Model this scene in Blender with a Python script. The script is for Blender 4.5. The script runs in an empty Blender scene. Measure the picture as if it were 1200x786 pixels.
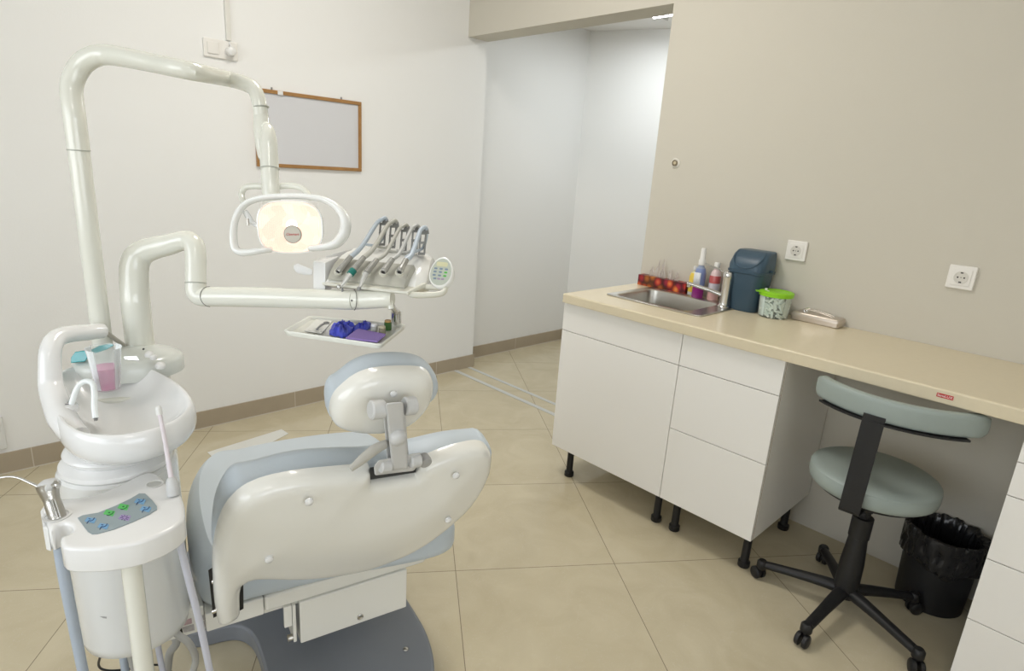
import bpy, bmesh, math, random
from mathutils import Vector as V, Matrix, noise
from mathutils.geometry import delaunay_2d_cdt
random.seed(7)
COL = bpy.context.scene.collection
PI = math.pi
# ---------- camera (solved from the room's straight lines; metres) ----------
CAM = V((-2.02323, -0.72646, 1.42191))
CR = V((0.722347, -0.688519, 0.064469)); CU = V((0.140333, 0.237235, 0.961263)); CF = V((0.677143, 0.685318, -0.267987))
FPX = 702.0
def ray(x, y): return CF + CR*((x-600)/FPX) - CU*((y-393)/FPX)
def at(x, y, d): return CAM + ray(x, y)*d
def onplane(x, y, p, n):
    d = ray(x, y); return CAM + d*((V(p)-CAM).dot(V(n))/d.dot(V(n)))
def onz(x, y, z): return onplane(x, y, (0, 0, z), (0, 0, 1))
def onx(x, y, X): return onplane(x, y, (X, 0, 0), (1, 0, 0))
def ony(x, y, Y): return onplane(x, y, (0, Y, 0), (0, 1, 0))
# dental chair frame: l across, f towards the feet
CO = V((-1.37, .48, 0)); E1 = V((.979, -.203, 0)).normalized(); E2 = V((.203, .979, 0)).normalized(); EZ = V((0, 0, 1))
def CH(l, f, z): return CO + E1*l + E2*f + EZ*z
def inch(v): d = v-CO; return V((d.dot(E1), d.dot(E2), d.z))

# ---------- materials ----------
MATS = {}
def mat(name, col, rough=.5, metal=0, spec=.5, coat=0, trans=0, ior=1.45, emit=None, es=0, bump=0, bscale=50, vary=0, vscale=6, alpha=1):
    if name in MATS: return MATS[name]
    m = bpy.data.materials.new(name); m.use_nodes = True
    nt = m.node_tree; b = nt.nodes['Principled BSDF']
    b.inputs['Base Color'].default_value = (*col, 1); b.inputs['Roughness'].default_value = rough
    b.inputs['Metallic'].default_value = metal; b.inputs['Specular IOR Level'].default_value = spec
    b.inputs['Coat Weight'].default_value = coat; b.inputs['Coat Roughness'].default_value = .08
    b.inputs['Transmission Weight'].default_value = trans; b.inputs['IOR'].default_value = ior; b.inputs['Alpha'].default_value = alpha
    if emit: b.inputs['Emission Color'].default_value = (*emit, 1); b.inputs['Emission Strength'].default_value = es
    tc = nt.nodes.new('ShaderNodeTexCoord')
    if vary:
        n = nt.nodes.new('ShaderNodeTexNoise'); n.inputs['Scale'].default_value = vscale; n.inputs['Detail'].default_value = 4
        mx = nt.nodes.new('ShaderNodeMix'); mx.data_type = 'RGBA'
        nt.links.new(tc.outputs['Object'], n.inputs['Vector']); nt.links.new(n.outputs['Fac'], mx.inputs[0])
        mx.inputs[6].default_value = (*[max(0, c*(1-vary)) for c in col], 1); mx.inputs[7].default_value = (*[min(1, c*(1+vary)) for c in col], 1)
        nt.links.new(mx.outputs[2], b.inputs['Base Color'])
    if bump:
        n2 = nt.nodes.new('ShaderNodeTexNoise'); n2.inputs['Scale'].default_value = bscale
        bp = nt.nodes.new('ShaderNodeBump'); bp.inputs['Strength'].default_value = bump; bp.inputs['Distance'].default_value = .002
        nt.links.new(tc.outputs['Object'], n2.inputs['Vector']); nt.links.new(n2.outputs['Fac'], bp.inputs['Height']); nt.links.new(bp.outputs['Normal'], b.inputs['Normal'])
    MATS[name] = m; return m
def clear(name, col, rough=.05, dens=.15):
    """thin clear plastic: mostly see-through, a little gloss"""
    if name in MATS: return MATS[name]
    m = bpy.data.materials.new(name); m.use_nodes = True; nt = m.node_tree; nt.nodes.clear()
    out = nt.nodes.new('ShaderNodeOutputMaterial'); tr = nt.nodes.new('ShaderNodeBsdfTransparent'); pr = nt.nodes.new('ShaderNodeBsdfPrincipled')
    tr.inputs['Color'].default_value = (*[1-(1-c)*.35 for c in col], 1)
    pr.inputs['Base Color'].default_value = (*col, 1); pr.inputs['Roughness'].default_value = rough
    fr = nt.nodes.new('ShaderNodeFresnel'); fr.inputs['IOR'].default_value = 1.45
    ad = nt.nodes.new('ShaderNodeMath'); ad.operation = 'ADD'; ad.use_clamp = True; ad.inputs[1].default_value = dens
    mx = nt.nodes.new('ShaderNodeMixShader')
    nt.links.new(fr.outputs[0], ad.inputs[0]); nt.links.new(ad.outputs[0], mx.inputs[0]); nt.links.new(tr.outputs[0], mx.inputs[1]); nt.links.new(pr.outputs[0], mx.inputs[2]); nt.links.new(mx.outputs[0], out.inputs[0])
    MATS[name] = m; return m

# ---------- objects ----------
WL = {}
def link(o, loc, parent):
    WL[o] = V(loc); COL.objects.link(o)
    if parent is not None:
        o.parent = parent; o.location = V(loc)-WL[parent]
    else: o.location = loc
    return o
def thing(name, label, cat, loc, group=None):
    o = bpy.data.objects.new(name, None); o.empty_display_size = .05; link(o, loc, None)
    o['label'] = label; o['category'] = cat
    if group: o['group'] = group
    return o
def tag(o, label, cat, group=None, kind=None):
    o['label'] = label; o['category'] = cat
    if group: o['group'] = group
    if kind: o['kind'] = kind
    return o
def mk(name, bm, m, parent=None, smooth=True, bev=0, seg=3, sub=0, wn=True, base=False):
    bmesh.ops.recalc_face_normals(bm, faces=bm.faces)
    if not bm.verts: raise ValueError(name)
    lo = V([min(v.co[i] for v in bm.verts) for i in range(3)]); hi = V([max(v.co[i] for v in bm.verts) for i in range(3)])
    c = (lo+hi)/2
    if parent is None or base: c.z = lo.z
    for v in bm.verts: v.co -= c
    me = bpy.data.meshes.new(name); 
    bm.to_mesh(me); bm.free()
    for mm in (m if isinstance(m, (list, tuple)) else [m]): me.materials.append(mm)
    if smooth:
        for p in me.polygons: p.use_smooth = True
        if not sub: 
            try: me.set_sharp_from_angle(angle=math.radians(38))
            except Exception: pass
    o = bpy.data.objects.new(name, me); link(o, c, parent)
    if bev:
        b = o.modifiers.new('bevel', 'BEVEL'); b.width = bev; b.segments = seg; b.limit_method = 'ANGLE'; b.angle_limit = math.radians(35); b.harden_normals = False
    if sub:
        s = o.modifiers.new('sub', 'SUBSURF'); s.levels = sub; s.render_levels = sub
    return o
def structure(o): o['kind'] = 'structure'; return o
def nb(): return bmesh.new()
def box(bm, lo, hi, mi=0):
    lo = V(lo); hi = V(hi)
    vs = [bm.verts.new((x, y, z)) for z in (lo.z, hi.z) for y in (lo.y, hi.y) for x in (lo.x, hi.x)]
    for q in ((0, 2, 3, 1), (4, 5, 7, 6), (0, 1, 5, 4), (1, 3, 7, 5), (3, 2, 6, 7), (2, 0, 4, 6)):
        f = bm.faces.new([vs[i] for i in q]); f.material_index = mi
    return bm
def obox(bm, c, ax, ay, az, hx, hy, hz, mi=0):
    c = V(c); vs = [bm.verts.new(c+ax*(hx*sx)+ay*(hy*sy)+az*(hz*sz)) for sz in (-1, 1) for sy in (-1, 1) for sx in (-1, 1)]
    for q in ((0, 2, 3, 1), (4, 5, 7, 6), (0, 1, 5, 4), (1, 3, 7, 5), (3, 2, 6, 7), (2, 0, 4, 6)):
        f = bm.faces.new([vs[i] for i in q]); f.material_index = mi
    return bm
def cbox(bm, l0, l1, f0, f1, z0, z1):
    return obox(bm, CH((l0+l1)/2, (f0+f1)/2, (z0+z1)/2), E1, E2, EZ, (l1-l0)/2, (f1-f0)/2, (z1-z0)/2)
def hull(bm, pts):
    vs = [bm.verts.new(p) for p in pts]
    r = bmesh.ops.convex_hull(bm, input=vs)
    bad = [g for g in r['geom_interior'] if isinstance(g, bmesh.types.BMVert)]
    if bad: bmesh.ops.delete(bm, geom=bad, context='VERTS')
    bmesh.ops.dissolve_limit(bm, angle_limit=math.radians(4), verts=bm.verts, edges=bm.edges)
    return bm
def basis(n):
    n = V(n).normalized(); a = V((0, 0, 1)) if abs(n.z) < .9 else V((1, 0, 0))
    x = a.cross(n).normalized(); return x, n.cross(x).normalized(), n
def catmull(pts, k=6, closed=False):
    pts = [V(p) for p in pts]; n = len(pts); out = []
    rng = range(n) if closed else range(n-1)
    for i in rng:
        p0 = pts[(i-1) % n] if closed or i > 0 else pts[0]; p1 = pts[i]; p2 = pts[(i+1) % n]; p3 = pts[(i+2) % n] if closed or i+2 < n else pts[-1]
        for j in range(k):
            t = j/k
            out.append(.5*((2*p1)+(p2-p0)*t+(2*p0-5*p1+4*p2-p3)*t*t+(3*p1-p0-3*p2+p3)*t**3))
    if not closed: out.append(pts[-1])
    return out
def lerpr(rs, n):
    out = []
    for i in range(n):
        t = i/(n-1)*(len(rs)-1); a = int(t); b = min(a+1, len(rs)-1); out.append(rs[a]*(1-(t-a))+rs[b]*(t-a))
    return out
def tube(bm, pts, r, seg=16, smooth=6, closed=False, cap=True, mi=0, flat=1, up=None):
    P = catmull(pts, smooth, closed) if smooth else [V(p) for p in pts]
    n = len(P); R = lerpr(r, n) if isinstance(r, (list, tuple)) else [r]*n
    rings = []; x = None
    for i in range(n):
        if closed: t = (P[(i+1) % n]-P[i-1]).normalized()
        else: t = (P[min(i+1, n-1)]-P[max(i-1, 0)]).normalized()
        if up is not None: x = (V(up)-t*V(up).dot(t)).normalized()
        elif x is None: x = basis(t)[0]
        else: x = (x-t*x.dot(t)).normalized()
        y = t.cross(x)
        rings.append([bm.verts.new(P[i]+(x*math.cos(a)*flat+y*math.sin(a))*R[i]) for a in [2*PI*k/seg for k in range(seg)]])
    for i in range(n if closed else n-1):
        a, b = rings[i], rings[(i+1) % n]
        for k in range(seg):
            f = bm.faces.new((a[k], a[(k+1) % seg], b[(k+1) % seg], b[k])); f.material_index = mi
    if cap and not closed:
        for rr in (rings[0][::-1], rings[-1]): f = bm.faces.new(rr); f.material_index = mi
    return bm
def loft(bm, rings, cap0=True, cap1=True, mi=0):
    vr = [[bm.verts.new(p) for p in r] for r in rings]; n = len(vr[0])
    for a, b in zip(vr[:-1], vr[1:]):
        for k in range(n): f = bm.faces.new((a[k], a[(k+1) % n], b[(k+1) % n], b[k])); f.material_index = mi
    if cap0: f = bm.faces.new(vr[0][::-1]); f.material_index = mi
    if cap1: f = bm.faces.new(vr[-1]); f.material_index = mi
    return bm
def lathe(bm, c, prof, axis=(0, 0, 1), seg=32, mi=0, cap0=True, cap1=True, sx=1):
    x, y, n = basis(axis); c = V(c)
    return loft(bm, [[c+n*h+(x*math.cos(2*PI*k/seg)*sx+y*math.sin(2*PI*k/seg))*max(r, 1e-5) for k in range(seg)] for r, h in prof], cap0, cap1, mi)
def cyl(bm, a, b, r, r2=None, seg=24, mi=0):
    a = V(a); b = V(b); return lathe(bm, a, [(r, 0), (r if r2 is None else r2, (b-a).length)], b-a, seg, mi)
def dome(bm, c, n, r, h, seg=20, back=.002):
    return lathe(bm, c, [(r, -back)]+[(r*math.cos(t*PI/2/6), h*math.sin(t*PI/2/6)) for t in range(6)]+[(r*.03, h)], n, seg)
def rrect(w, h, r, k=5):
    out = []
    for cx, cy, a0 in ((w/2-r, h/2-r, 0), (-w/2+r, h/2-r, 90), (-w/2+r, -h/2+r, 180), (w/2-r, -h/2+r, 270)):
        for i in range(k+1):
            a = math.radians(a0+90*i/k); out.append((cx+r*math.cos(a), cy+r*math.sin(a)))
    return out
def prism(bm, pts, off, mi=0):
    """closed 3-D outline swept by vector off"""
    off = V(off); a = [bm.verts.new(p) for p in pts]; b = [bm.verts.new(V(p)+off) for p in pts]; n = len(a)
    for f in (a[::-1], b): bm.faces.new(f).material_index = mi
    for k in range(n): bm.faces.new((a[k], a[(k+1) % n], b[(k+1) % n], b[k])).material_index = mi
    return bm
def resample(pts, step):
    out = []; n = len(pts)
    for i in range(n):
        a = V(pts[i]); b = V(pts[(i+1) % n]); m = max(1, int((b-a).length/step+.5))
        for j in range(m): out.append(a.lerp(b, j/m))
    return out
def slab(bm, outline, o, ux, uy, n, T, Rf, Rb=0, bulge=0, bw=.1, grid=.02, step=.01, fn=None, mi=0):
    """2-D outline -> cushion-like solid; front swells along n with edge radius Rf, back reaches -T, rounded Rb"""
    pts = resample([V((p[0], p[1])) for p in outline], step); N = len(pts)
    def dist(p):
        best = 1e9
        for i in range(N):
            a = pts[i]; b = pts[(i+1) % N]; ab = b-a; t = max(0, min(1, (p-a).dot(ab)/max(ab.length_squared, 1e-12)))
            d = (p-a-ab*t).length_squared
            if d < best: best = d
        return math.sqrt(best)
    area = sum(pts[i].x*pts[(i+1) % N].y-pts[(i+1) % N].x*pts[i].y for i in range(N)); sg = 1 if area > 0 else -1
    inner = []
    for fr in (.08, .25, .5, .8, 1.2):
        d = max(Rf, Rb, .004)*fr
        for i in range(N):
            t = (pts[(i+1) % N]-pts[i-1]).normalized(); q = pts[i]+V((-t.y, t.x))*sg*d
            if dist(q) > d*.93: inner.append(q)
    xs = [p.x for p in pts]; ys = [p.y for p in pts]
    def inside(p):
        c = False
        for i in range(N):
            a = pts[i]; b = pts[(i+1) % N]
            if (a.y > p.y) != (b.y > p.y) and p.x < (b.x-a.x)*(p.y-a.y)/(b.y-a.y)+a.x: c = not c
        return c
    gy = min(ys)
    while gy < max(ys):
        gx = min(xs)
        while gx < max(xs):
            q = V((gx+random.random()*.001, gy+random.random()*.001))
            if inside(q) and dist(q) > max(Rf, Rb, .004)*1.2+grid*.4: inner.append(q)
            gx += grid
        gy += grid
    cd = delaunay_2d_cdt(pts+inner, [(i, (i+1) % N) for i in range(N)], [], 1, 1e-6)
    vs, fs = cd[0], cd[2]
    ds = [dist(p) for p in vs]
    def hf(p, d, R):
        if R <= 0: return 0
        x = min(d, R); h = math.sqrt(max(0, R*R-(R-x)**2))
        return h
    fv = []; bv = []
    for p, d in zip(vs, ds):
        h = hf(p, d, Rf)+(bulge*(1-math.exp(-(d/bw)**2)) if bulge else 0)
        if fn: h += fn(p, d)
        hb = hf(p, d, Rb)
        base = V(o)+ux*p.x+uy*p.y
        fv.append(bm.verts.new(base+n*h)); bv.append(bm.verts.new(base-n*(T+hb)))
    cnt = {}
    for f in fs:
        bm.faces.new([fv[i] for i in f]).material_index = mi; bm.faces.new([bv[i] for i in reversed(f)]).material_index = mi
        for a, b in zip(f, f[1:]+f[:1]): cnt[(a, b)] = 1
    for (a, b) in list(cnt):
        if (b, a) not in cnt: bm.faces.new((fv[b], fv[a], bv[a], bv[b])).material_index = mi
    return bm
def text(body, size, o, ux, uy, m, name, parent, depth=.0003, shear=0):
    cu = bpy.data.curves.new(name, 'FONT'); cu.body = body; cu.size = size; cu.extrude = depth; cu.align_x = 'CENTER'; cu.align_y = 'CENTER'; cu.shear = shear
    t = bpy.data.objects.new(name, cu); COL.objects.link(t)
    dg = bpy.context.evaluated_depsgraph_get(); me = bpy.data.meshes.new_from_object(t.evaluated_get(dg))
    COL.objects.unlink(t); bpy.data.objects.remove(t)
    bm = nb(); bm.from_mesh(me); n = ux.cross(uy)
    for v in bm.verts: v.co = V(o)+ux*v.co.x+uy*v.co.y+n*(v.co.z+depth)
    return mk(name, bm, m, parent, smooth=False)

# ---------- palette ----------
WALL = mat('wall_paint', (.85, .85, .835), .85, bump=.15, bscale=180, vary=.015, vscale=1.5)
WALLR = mat('cream_wall_paint', (.60, .57, .495), .85, bump=.15, bscale=180, vary=.015, vscale=1.5)
CEIL = mat('ceiling_paint', (.82, .81, .79), .9, bump=.05, bscale=150)
SHELL = mat('cream_plastic', (.78, .77, .715), .22, coat=.4, vary=.012, vscale=3)
WHITE = mat('white_plastic', (.78, .78, .77), .2, coat=.5, vary=.01, vscale=3)
ENAM = mat('cream_enamel', (.74, .74, .665), .18, coat=.5, vary=.012, vscale=4)
CUSH = mat('blue_vinyl', (.54, .60, .65), .42, bump=.12, bscale=260, vary=.03, vscale=4)
STOOLV = mat('stool_vinyl', (.31, .36, .34), .45, bump=.12, bscale=260, vary=.04, vscale=5)
BLACK = mat('black_plastic', (.012, .012, .013), .45, bump=.15, bscale=120, vary=.2, vscale=20)
DARK = mat('dark_gap', (.03, .032, .035), .6, vary=.1)
CHROME = mat('chrome', (.66, .65, .63), .16, metal=1, vary=.03)
STEEL = mat('brushed_steel', (.56, .54, .50), .28, metal=1, bump=.2, bscale=300, vary=.05, vscale=8)
GREYM = mat('grey_metal_casting', (.56, .56, .55), .4, metal=0, bump=.1, bscale=200, vary=.03)
HOLD = mat('holder_grey', (.23, .23, .22), .35, vary=.05)
HOSEB = mat('blue_grey_hose', (.42, .48, .56), .4, bump=.1, bscale=80, vary=.03)
HOSEG = mat('grey_hose', (.40, .40, .385), .4, bump=.1, bscale=80, vary=.03)
HOSEP = mat('pale_hose', (.56, .57, .64), .4, bump=.1, bscale=80, vary=.03)
BASEG = mat('base_grey_paint', (.205, .22, .245), .4, bump=.1, bscale=200, vary=.04)
FRONTW = mat('cabinet_white', (.86, .845, .81), .4, vary=.008, vscale=3, bump=.03, bscale=200)
EDGE = mat('cabinet_edge', (.52, .42, .33), .6, vary=.05)
CTR = mat('cream_worktop', (.70, .62, .455), .3, vary=.035, vscale=60, bump=.04, bscale=250)
LIGHTM = mat('light_plastic', (.74, .74, .72), .35, vary=.01)
SOCK = mat('socket_white', (.82, .80, .76), .35, vary=.01)
RED = mat('red_label', (.50, .03, .03), .4, vary=.05)
# =================== THE ROOM ===================
XR, YL, YO = .563, 2.452, .990      # counter wall plane, far wall plane, opening edge
XW, YB, HC = -4.0, -3.0, 2.95
def floor_mat():
    m = bpy.data.materials.new('polished_tile'); m.use_nodes = True; nt = m.node_tree; b = nt.nodes['Principled BSDF']
    geo = nt.nodes.new('ShaderNodeNewGeometry'); sx = nt.nodes.new('ShaderNodeSeparateXYZ'); nt.links.new(geo.outputs['Position'], sx.inputs[0])
    def mth(op, a, b_=None, c=None):
        n = nt.nodes.new('ShaderNodeMath'); n.operation = op
        for i, q in enumerate((a, b_, c)):
            if q is None: continue
            if isinstance(q, (int, float)): n.inputs[i].default_value = q
            else: nt.links.new(q, n.inputs[i])
        return n.outputs[0]
    ox, oy = -.318, .363; ax, ay = .5705, .8213
    dx = mth('SUBTRACT', sx.outputs[0], ox); dy = mth('SUBTRACT', sx.outputs[1], oy)
    u = mth('ADD', mth('MULTIPLY', dx, ax), mth('MULTIPLY', dy, ay)); v = mth('SUBTRACT', mth('MULTIPLY', dy, ax), mth('MULTIPLY', dx, ay))
    S = .604
    us = mth('DIVIDE', u, S); vs = mth('DIVIDE', v, S)
    def edge(q): return mth('ABSOLUTE', mth('SUBTRACT', mth('FRACT', mth('ADD', q, .5)), .5))
    g = mth('MINIMUM', edge(us), edge(vs)); line = mth('LESS_THAN', g, .0021)
    cmb = nt.nodes.new('ShaderNodeCombineXYZ'); nt.links.new(mth('FLOOR', us), cmb.inputs[0]); nt.links.new(mth('FLOOR', vs), cmb.inputs[1])
    wn = nt.nodes.new('ShaderNodeTexWhiteNoise'); nt.links.new(cmb.outputs[0], wn.inputs[0])
    ns = nt.nodes.new('ShaderNodeTexNoise'); ns.inputs['Scale'].default_value = 5; ns.inputs['Detail'].default_value = 8; ns.inputs['Distortion'].default_value = 1.2
    off = nt.nodes.new('ShaderNodeVectorMath'); off.operation = 'ADD'; nt.links.new(geo.outputs['Position'], off.inputs[0]); nt.links.new(wn.outputs['Color'], off.inputs[1])
    nt.links.new(off.outputs[0], ns.inputs['Vector'])
    cr = nt.nodes.new('ShaderNodeValToRGB'); e = cr.color_ramp.elements; e[0].position = .3; e[0].color = (.53, .465, .325, 1); e[1].position = .75; e[1].color = (.61, .545, .395, 1)
    nt.links.new(ns.outputs['Fac'], cr.inputs[0])
    n3 = nt.nodes.new('ShaderNodeTexNoise'); n3.inputs['Scale'].default_value = 16; n3.inputs['Detail'].default_value = 3; n3.inputs['Distortion'].default_value = 2.5; nt.links.new(off.outputs[0], n3.inputs['Vector'])
    vein = mth('MULTIPLY', mth('LESS_THAN', mth('ABSOLUTE', mth('SUBTRACT', n3.outputs['Fac'], .5)), .006), .18)
    mv = nt.nodes.new('ShaderNodeMix'); mv.data_type = 'RGBA'; nt.links.new(vein, mv.inputs[0]); nt.links.new(cr.outputs[0], mv.inputs[6]); mv.inputs[7].default_value = (.68, .64, .55, 1)
    mx = nt.nodes.new('ShaderNodeMix'); mx.data_type = 'RGBA'; nt.links.new(line, mx.inputs[0]); nt.links.new(mv.outputs[2], mx.inputs[6]); mx.inputs[7].default_value = (.23, .19, .14, 1)
    nt.links.new(mx.outputs[2], b.inputs['Base Color'])
    b.inputs['Roughness'].default_value = .08; b.inputs['Specular IOR Level'].default_value = .42
    return m
FLOORM = floor_mat()
bb = mat('baseboard_tile', (.42, .355, .265), .3, vary=.08, vscale=8)
GROUT = mat('grout', (.60, .56, .48), .8, vary=.03)
structure(mk('floor', box(nb(), (XW-.1, YB-.1, -.08), (3.2, 3.2, 0)), FLOORM, smooth=False))
structure(mk('ceiling', box(nb(), (XW-.1, YB-.1, HC), (XR+.17, YL+.1, HC+.08)), CEIL, smooth=False))
XB = XR+.162
structure(mk('wall_far', box(nb(), (XW-.1, YL, 0), (XB, YL+.148, HC)), WALL, smooth=False))
structure(mk('wall_right', box(nb(), (XR, YB-.1, 0), (XB, YO, HC)), WALLR, smooth=False))
structure(mk('trim_1', box(nb(), (XR, YO, 2.19), (XB, YL, HC)), WALLR, smooth=False))
vx0, vx1, vz0, vz1 = -3.7, -1.2, .9, 2.3
bm = nb()
for lo, hi in (((XW-.1, YB-.2, 0), (XR, YB, vz0)), ((XW-.1, YB-.2, vz1), (XR, YB, HC)), ((XW-.1, YB-.2, vz0), (vx0, YB, vz1)), ((vx1, YB-.2, vz0), (XR, YB, vz1))): box(bm, lo, hi)
structure(mk('wall_back', bm, WALL, smooth=False))
structure(mk('shade_wall_block', box(nb(), (-1.15, YB, 0), (XR, -1.42, HC)), WALL, smooth=False))  # unseen block, added to shade the lower right of the room
win = bpy.data.objects.new('fill_light_window', None); link(win, ((vx0+vx1)/2, YB-.1, vz0), None); structure(win)  # unseen opening, added to let in more light from behind the camera
bm = nb()
for k in range(3):
    x = vx0+.03+(vx1-vx0-.06)*k/2; box(bm, (x-.03, YB-.14, vz0), (x+.03, YB-.08, vz1))
for z in (vz0+.03, vz1-.03): box(bm, (vx0, YB-.14, z-.03), (vx1, YB-.08, z+.03))
mk('window_frame', bm, WHITE, win, smooth=False, bev=.004)
mk('window_pane', box(nb(), (vx0, YB-.113, vz0), (vx1, YB-.107, vz1)), clear('window_glass', (.95, .97, .97), .02, .02), win, smooth=False)
# wall on the window side with a wide opening
wy0, wy1, wz0, wz1 = -1.3, 1.5, .85, 2.35
bm = nb()
for lo, hi in (((XW-.2, YB, 0), (XW, YL, wz0)), ((XW-.2, YB, wz1), (XW, YL, HC)), ((XW-.2, YB, wz0), (XW, wy0, wz1)), ((XW-.2, wy1, wz0), (XW, YL, wz1))): box(bm, lo, hi)
structure(mk('wall_left', bm, WALL, smooth=False))
win = bpy.data.objects.new('window_1', None); link(win, (XW-.1, (wy0+wy1)/2, wz0), None); structure(win)
bm = nb()
for k in range(4):
    y = wy0+.03+(wy1-wy0-.06)*k/3; box(bm, (XW-.14, y-.03, wz0), (XW-.08, y+.03, wz1))
for z in (wz0+.03, wz1-.03): box(bm, (XW-.14, wy0, z-.03), (XW-.08, wy1, z+.03))
mk('window_frame', bm, WHITE, win, smooth=False, bev=.004)
mk('window_pane', box(nb(), (XW-.113, wy0, wz0), (XW-.107, wy1, wz1)), clear('window_glass', (.95, .97, .97), .02, .02), win, smooth=False)
# corridor behind the opening
CY = 2.600
cornr = V((1.894, 2.61, 0)); w2dir = (V((2.16, 2.03, 0))-V((1.92, 2.68, 0))).normalized()
structure(mk('wall_corridor_far', box(nb(), (XB, CY, 0), (2.02, CY+.12, 2.62)), WALL, smooth=False))
A = V((1.885, 2.63, 0)); w2 = V((.36, -.93, 0)).normalized(); nn = V((w2.y, -w2.x, 0))
if nn.x < 0: nn = -nn
bm = nb(); prism(bm, [A-w2*.1, A+w2*3.6, A+w2*3.6+nn*.12, A-w2*.1+nn*.12], (0, 0, 2.62))
structure(mk('wall_corridor_side', bm, WALL, smooth=False))
structure(mk('wall_corridor_near', box(nb(), (XB, -.95, 0), (3.3, -.83, 2.62)), WALL, smooth=False))
structure(mk('ceiling_corridor', box(nb(), (XB, -.95, 2.485), (3.3, 2.9, 2.56)), CEIL, smooth=False))
# baseboards: tiles with grout joints
def baseboard(name, x0, x1, y, joints):
    bm = nb(); box(bm, (x0, y-.009, 0), (x1, y+.02, .094))
    for j in joints: box(bm, (j-.002, y-.0096, 0), (j+.002, y+.01, .0945), 1)
    box(bm, (x0, y-.0125, 0), (x1, y+.01, .004), 1)
    structure(mk(name, bm, [bb, GROUT], smooth=False))
baseboard('baseboard_far', XW, XR+.002, YL, [-3.02, -2.43, -1.835, -1.23, -.627, -.04, .39])
bm = nb(); box(bm, (XR+.002, YL-.009, 0), (XB+.009, CY, .094)); structure(mk('baseboard_return', bm, bb, smooth=False))
baseboard('baseboard_corridor', XB+.009, 1.9, CY, [1.3])
bm = nb(); prism(bm, [A+w2*.02, A+w2*3, A+w2*3-nn*.01, A+w2*.02-nn*.01], (0, 0, .094)); structure(mk('baseboard_corridor_side', bm, bb, smooth=False))
# floor strips in the doorway
TAPE = mat('floor_strip', (.56, .57, .55), .5, vary=.03)
tag(mk('floor_strip', box(nb(), (.545, YO, .0002), (.577, YL-.013, .0022)), TAPE, smooth=False), 'pale grey strip across the doorway floor, the one on the room side', 'floor strip', 'doorway strips')
tag(mk('floor_strip', box(nb(), (.676, YO, .0002), (.704, YL+.138, .0022)), TAPE, smooth=False), 'pale grey strip across the doorway floor, the one on the corridor side', 'floor strip', 'doorway strips')
# thin pale patch on the floor behind the chair
q = [onz(243, 530, .001), onz(330, 503, .001), onz(338, 508, .001), onz(262, 548, .001)]
tag(mk('floor_patch', prism(nb(), q, (0, 0, .0015)), mat('pale_patch', (.74, .74, .70), .35, vary=.02), smooth=False), 'pale flat patch on the floor beyond the dental chair', 'sheet')

# corridor fitting: twin tube lamp
t = thing('ceiling_lamp', 'twin tube ceiling lamp in the corridor beyond the doorway', 'lamp', (1.62, 1.62, 2.485))
bm = nb(); box(bm, (1.42, 1.22, 2.466), (1.76, 1.86, 2.4845)); mk('housing', bm, CHROME, t, smooth=False, bev=.004)
TUBE = mat('tube_glow', (1, 1, 1), .4, emit=(.93, .97, 1), es=26)
for x in (1.47, 1.63): mk('light_tube', cyl(nb(), (x, 1.24, 2.447), (x, 1.84, 2.447), .013), TUBE, t)
for y in (1.45, 1.80): mk('louvre_blade', box(nb(), (1.44, y, 2.437), (1.74, y+.004, 2.466)), CHROME, t, smooth=False)
# room fittings on the ceiling (above the frame)
for nm, (x, y), w in (('above the dental chair', (-.75, 1.0), 'a'), ('above the standing place of the camera', (-2.4, -1.4), 'b')):
    t = thing('ceiling_lamp', 'square recessed ceiling lamp panel '+nm, 'lamp', (x, y, HC))
    mk('housing', box(nb(), (x-.31, y-.31, HC-.03), (x+.31, y+.31, HC-.0005)), WHITE, t, smooth=False, bev=.003)
    mk('diffuser', box(nb(), (x-.28, y-.28, HC-.036), (x+.28, y+.28, HC-.031)), mat('diffuser_glow', (1, 1, 1), .5, emit=(1, .97, .92), es=1.2), t, smooth=False)

# =================== WALL ITEMS ===================
FX, FZ = V((1, 0, 0)), V((0, 0, 1))
# whiteboard
x0, x1, z0, z1 = -.782, -.192, 1.349, 1.722; y = YL-.0005
t = thing('whiteboard', 'small whiteboard in a thin oak frame on the far wall', 'whiteboard', ((x0+x1)/2, y, z0))
OAK = mat('oak', (.36, .19, .065), .5, vary=.25, vscale=25)
bm = nb(); W_ = .018
box(bm, (x0, y-.016, z1-W_), (x1, y, z1)); box(bm, (x0, y-.016, z0), (x1, y, z0+W_)); box(bm, (x0, y-.016, z0+W_), (x0+W_, y, z1-W_)); box(bm, (x1-W_, y-.016, z0+W_), (x1, y, z1-W_))
mk('frame', bm, OAK, t, smooth=False, bev=.002)
mk('board', box(nb(), (x0+W_, y-.008, z0+W_), (x1-W_, y-.002, z1-W_)), mat('board_white', (.66, .665, .69), .3, vary=.01), t, smooth=False)
mk('clip', box(nb(), (-.665, y-.019, z1-.02), (-.638, y-.0165, z1-.001)), WHITE, t, smooth=False, bev=.001)
for x in (-.69, -.31): mk('hanger', cyl(nb(), (x, y-.006, z1-.004), (x, y-.006, z1+.012), .004), HOLD, t)
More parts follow.
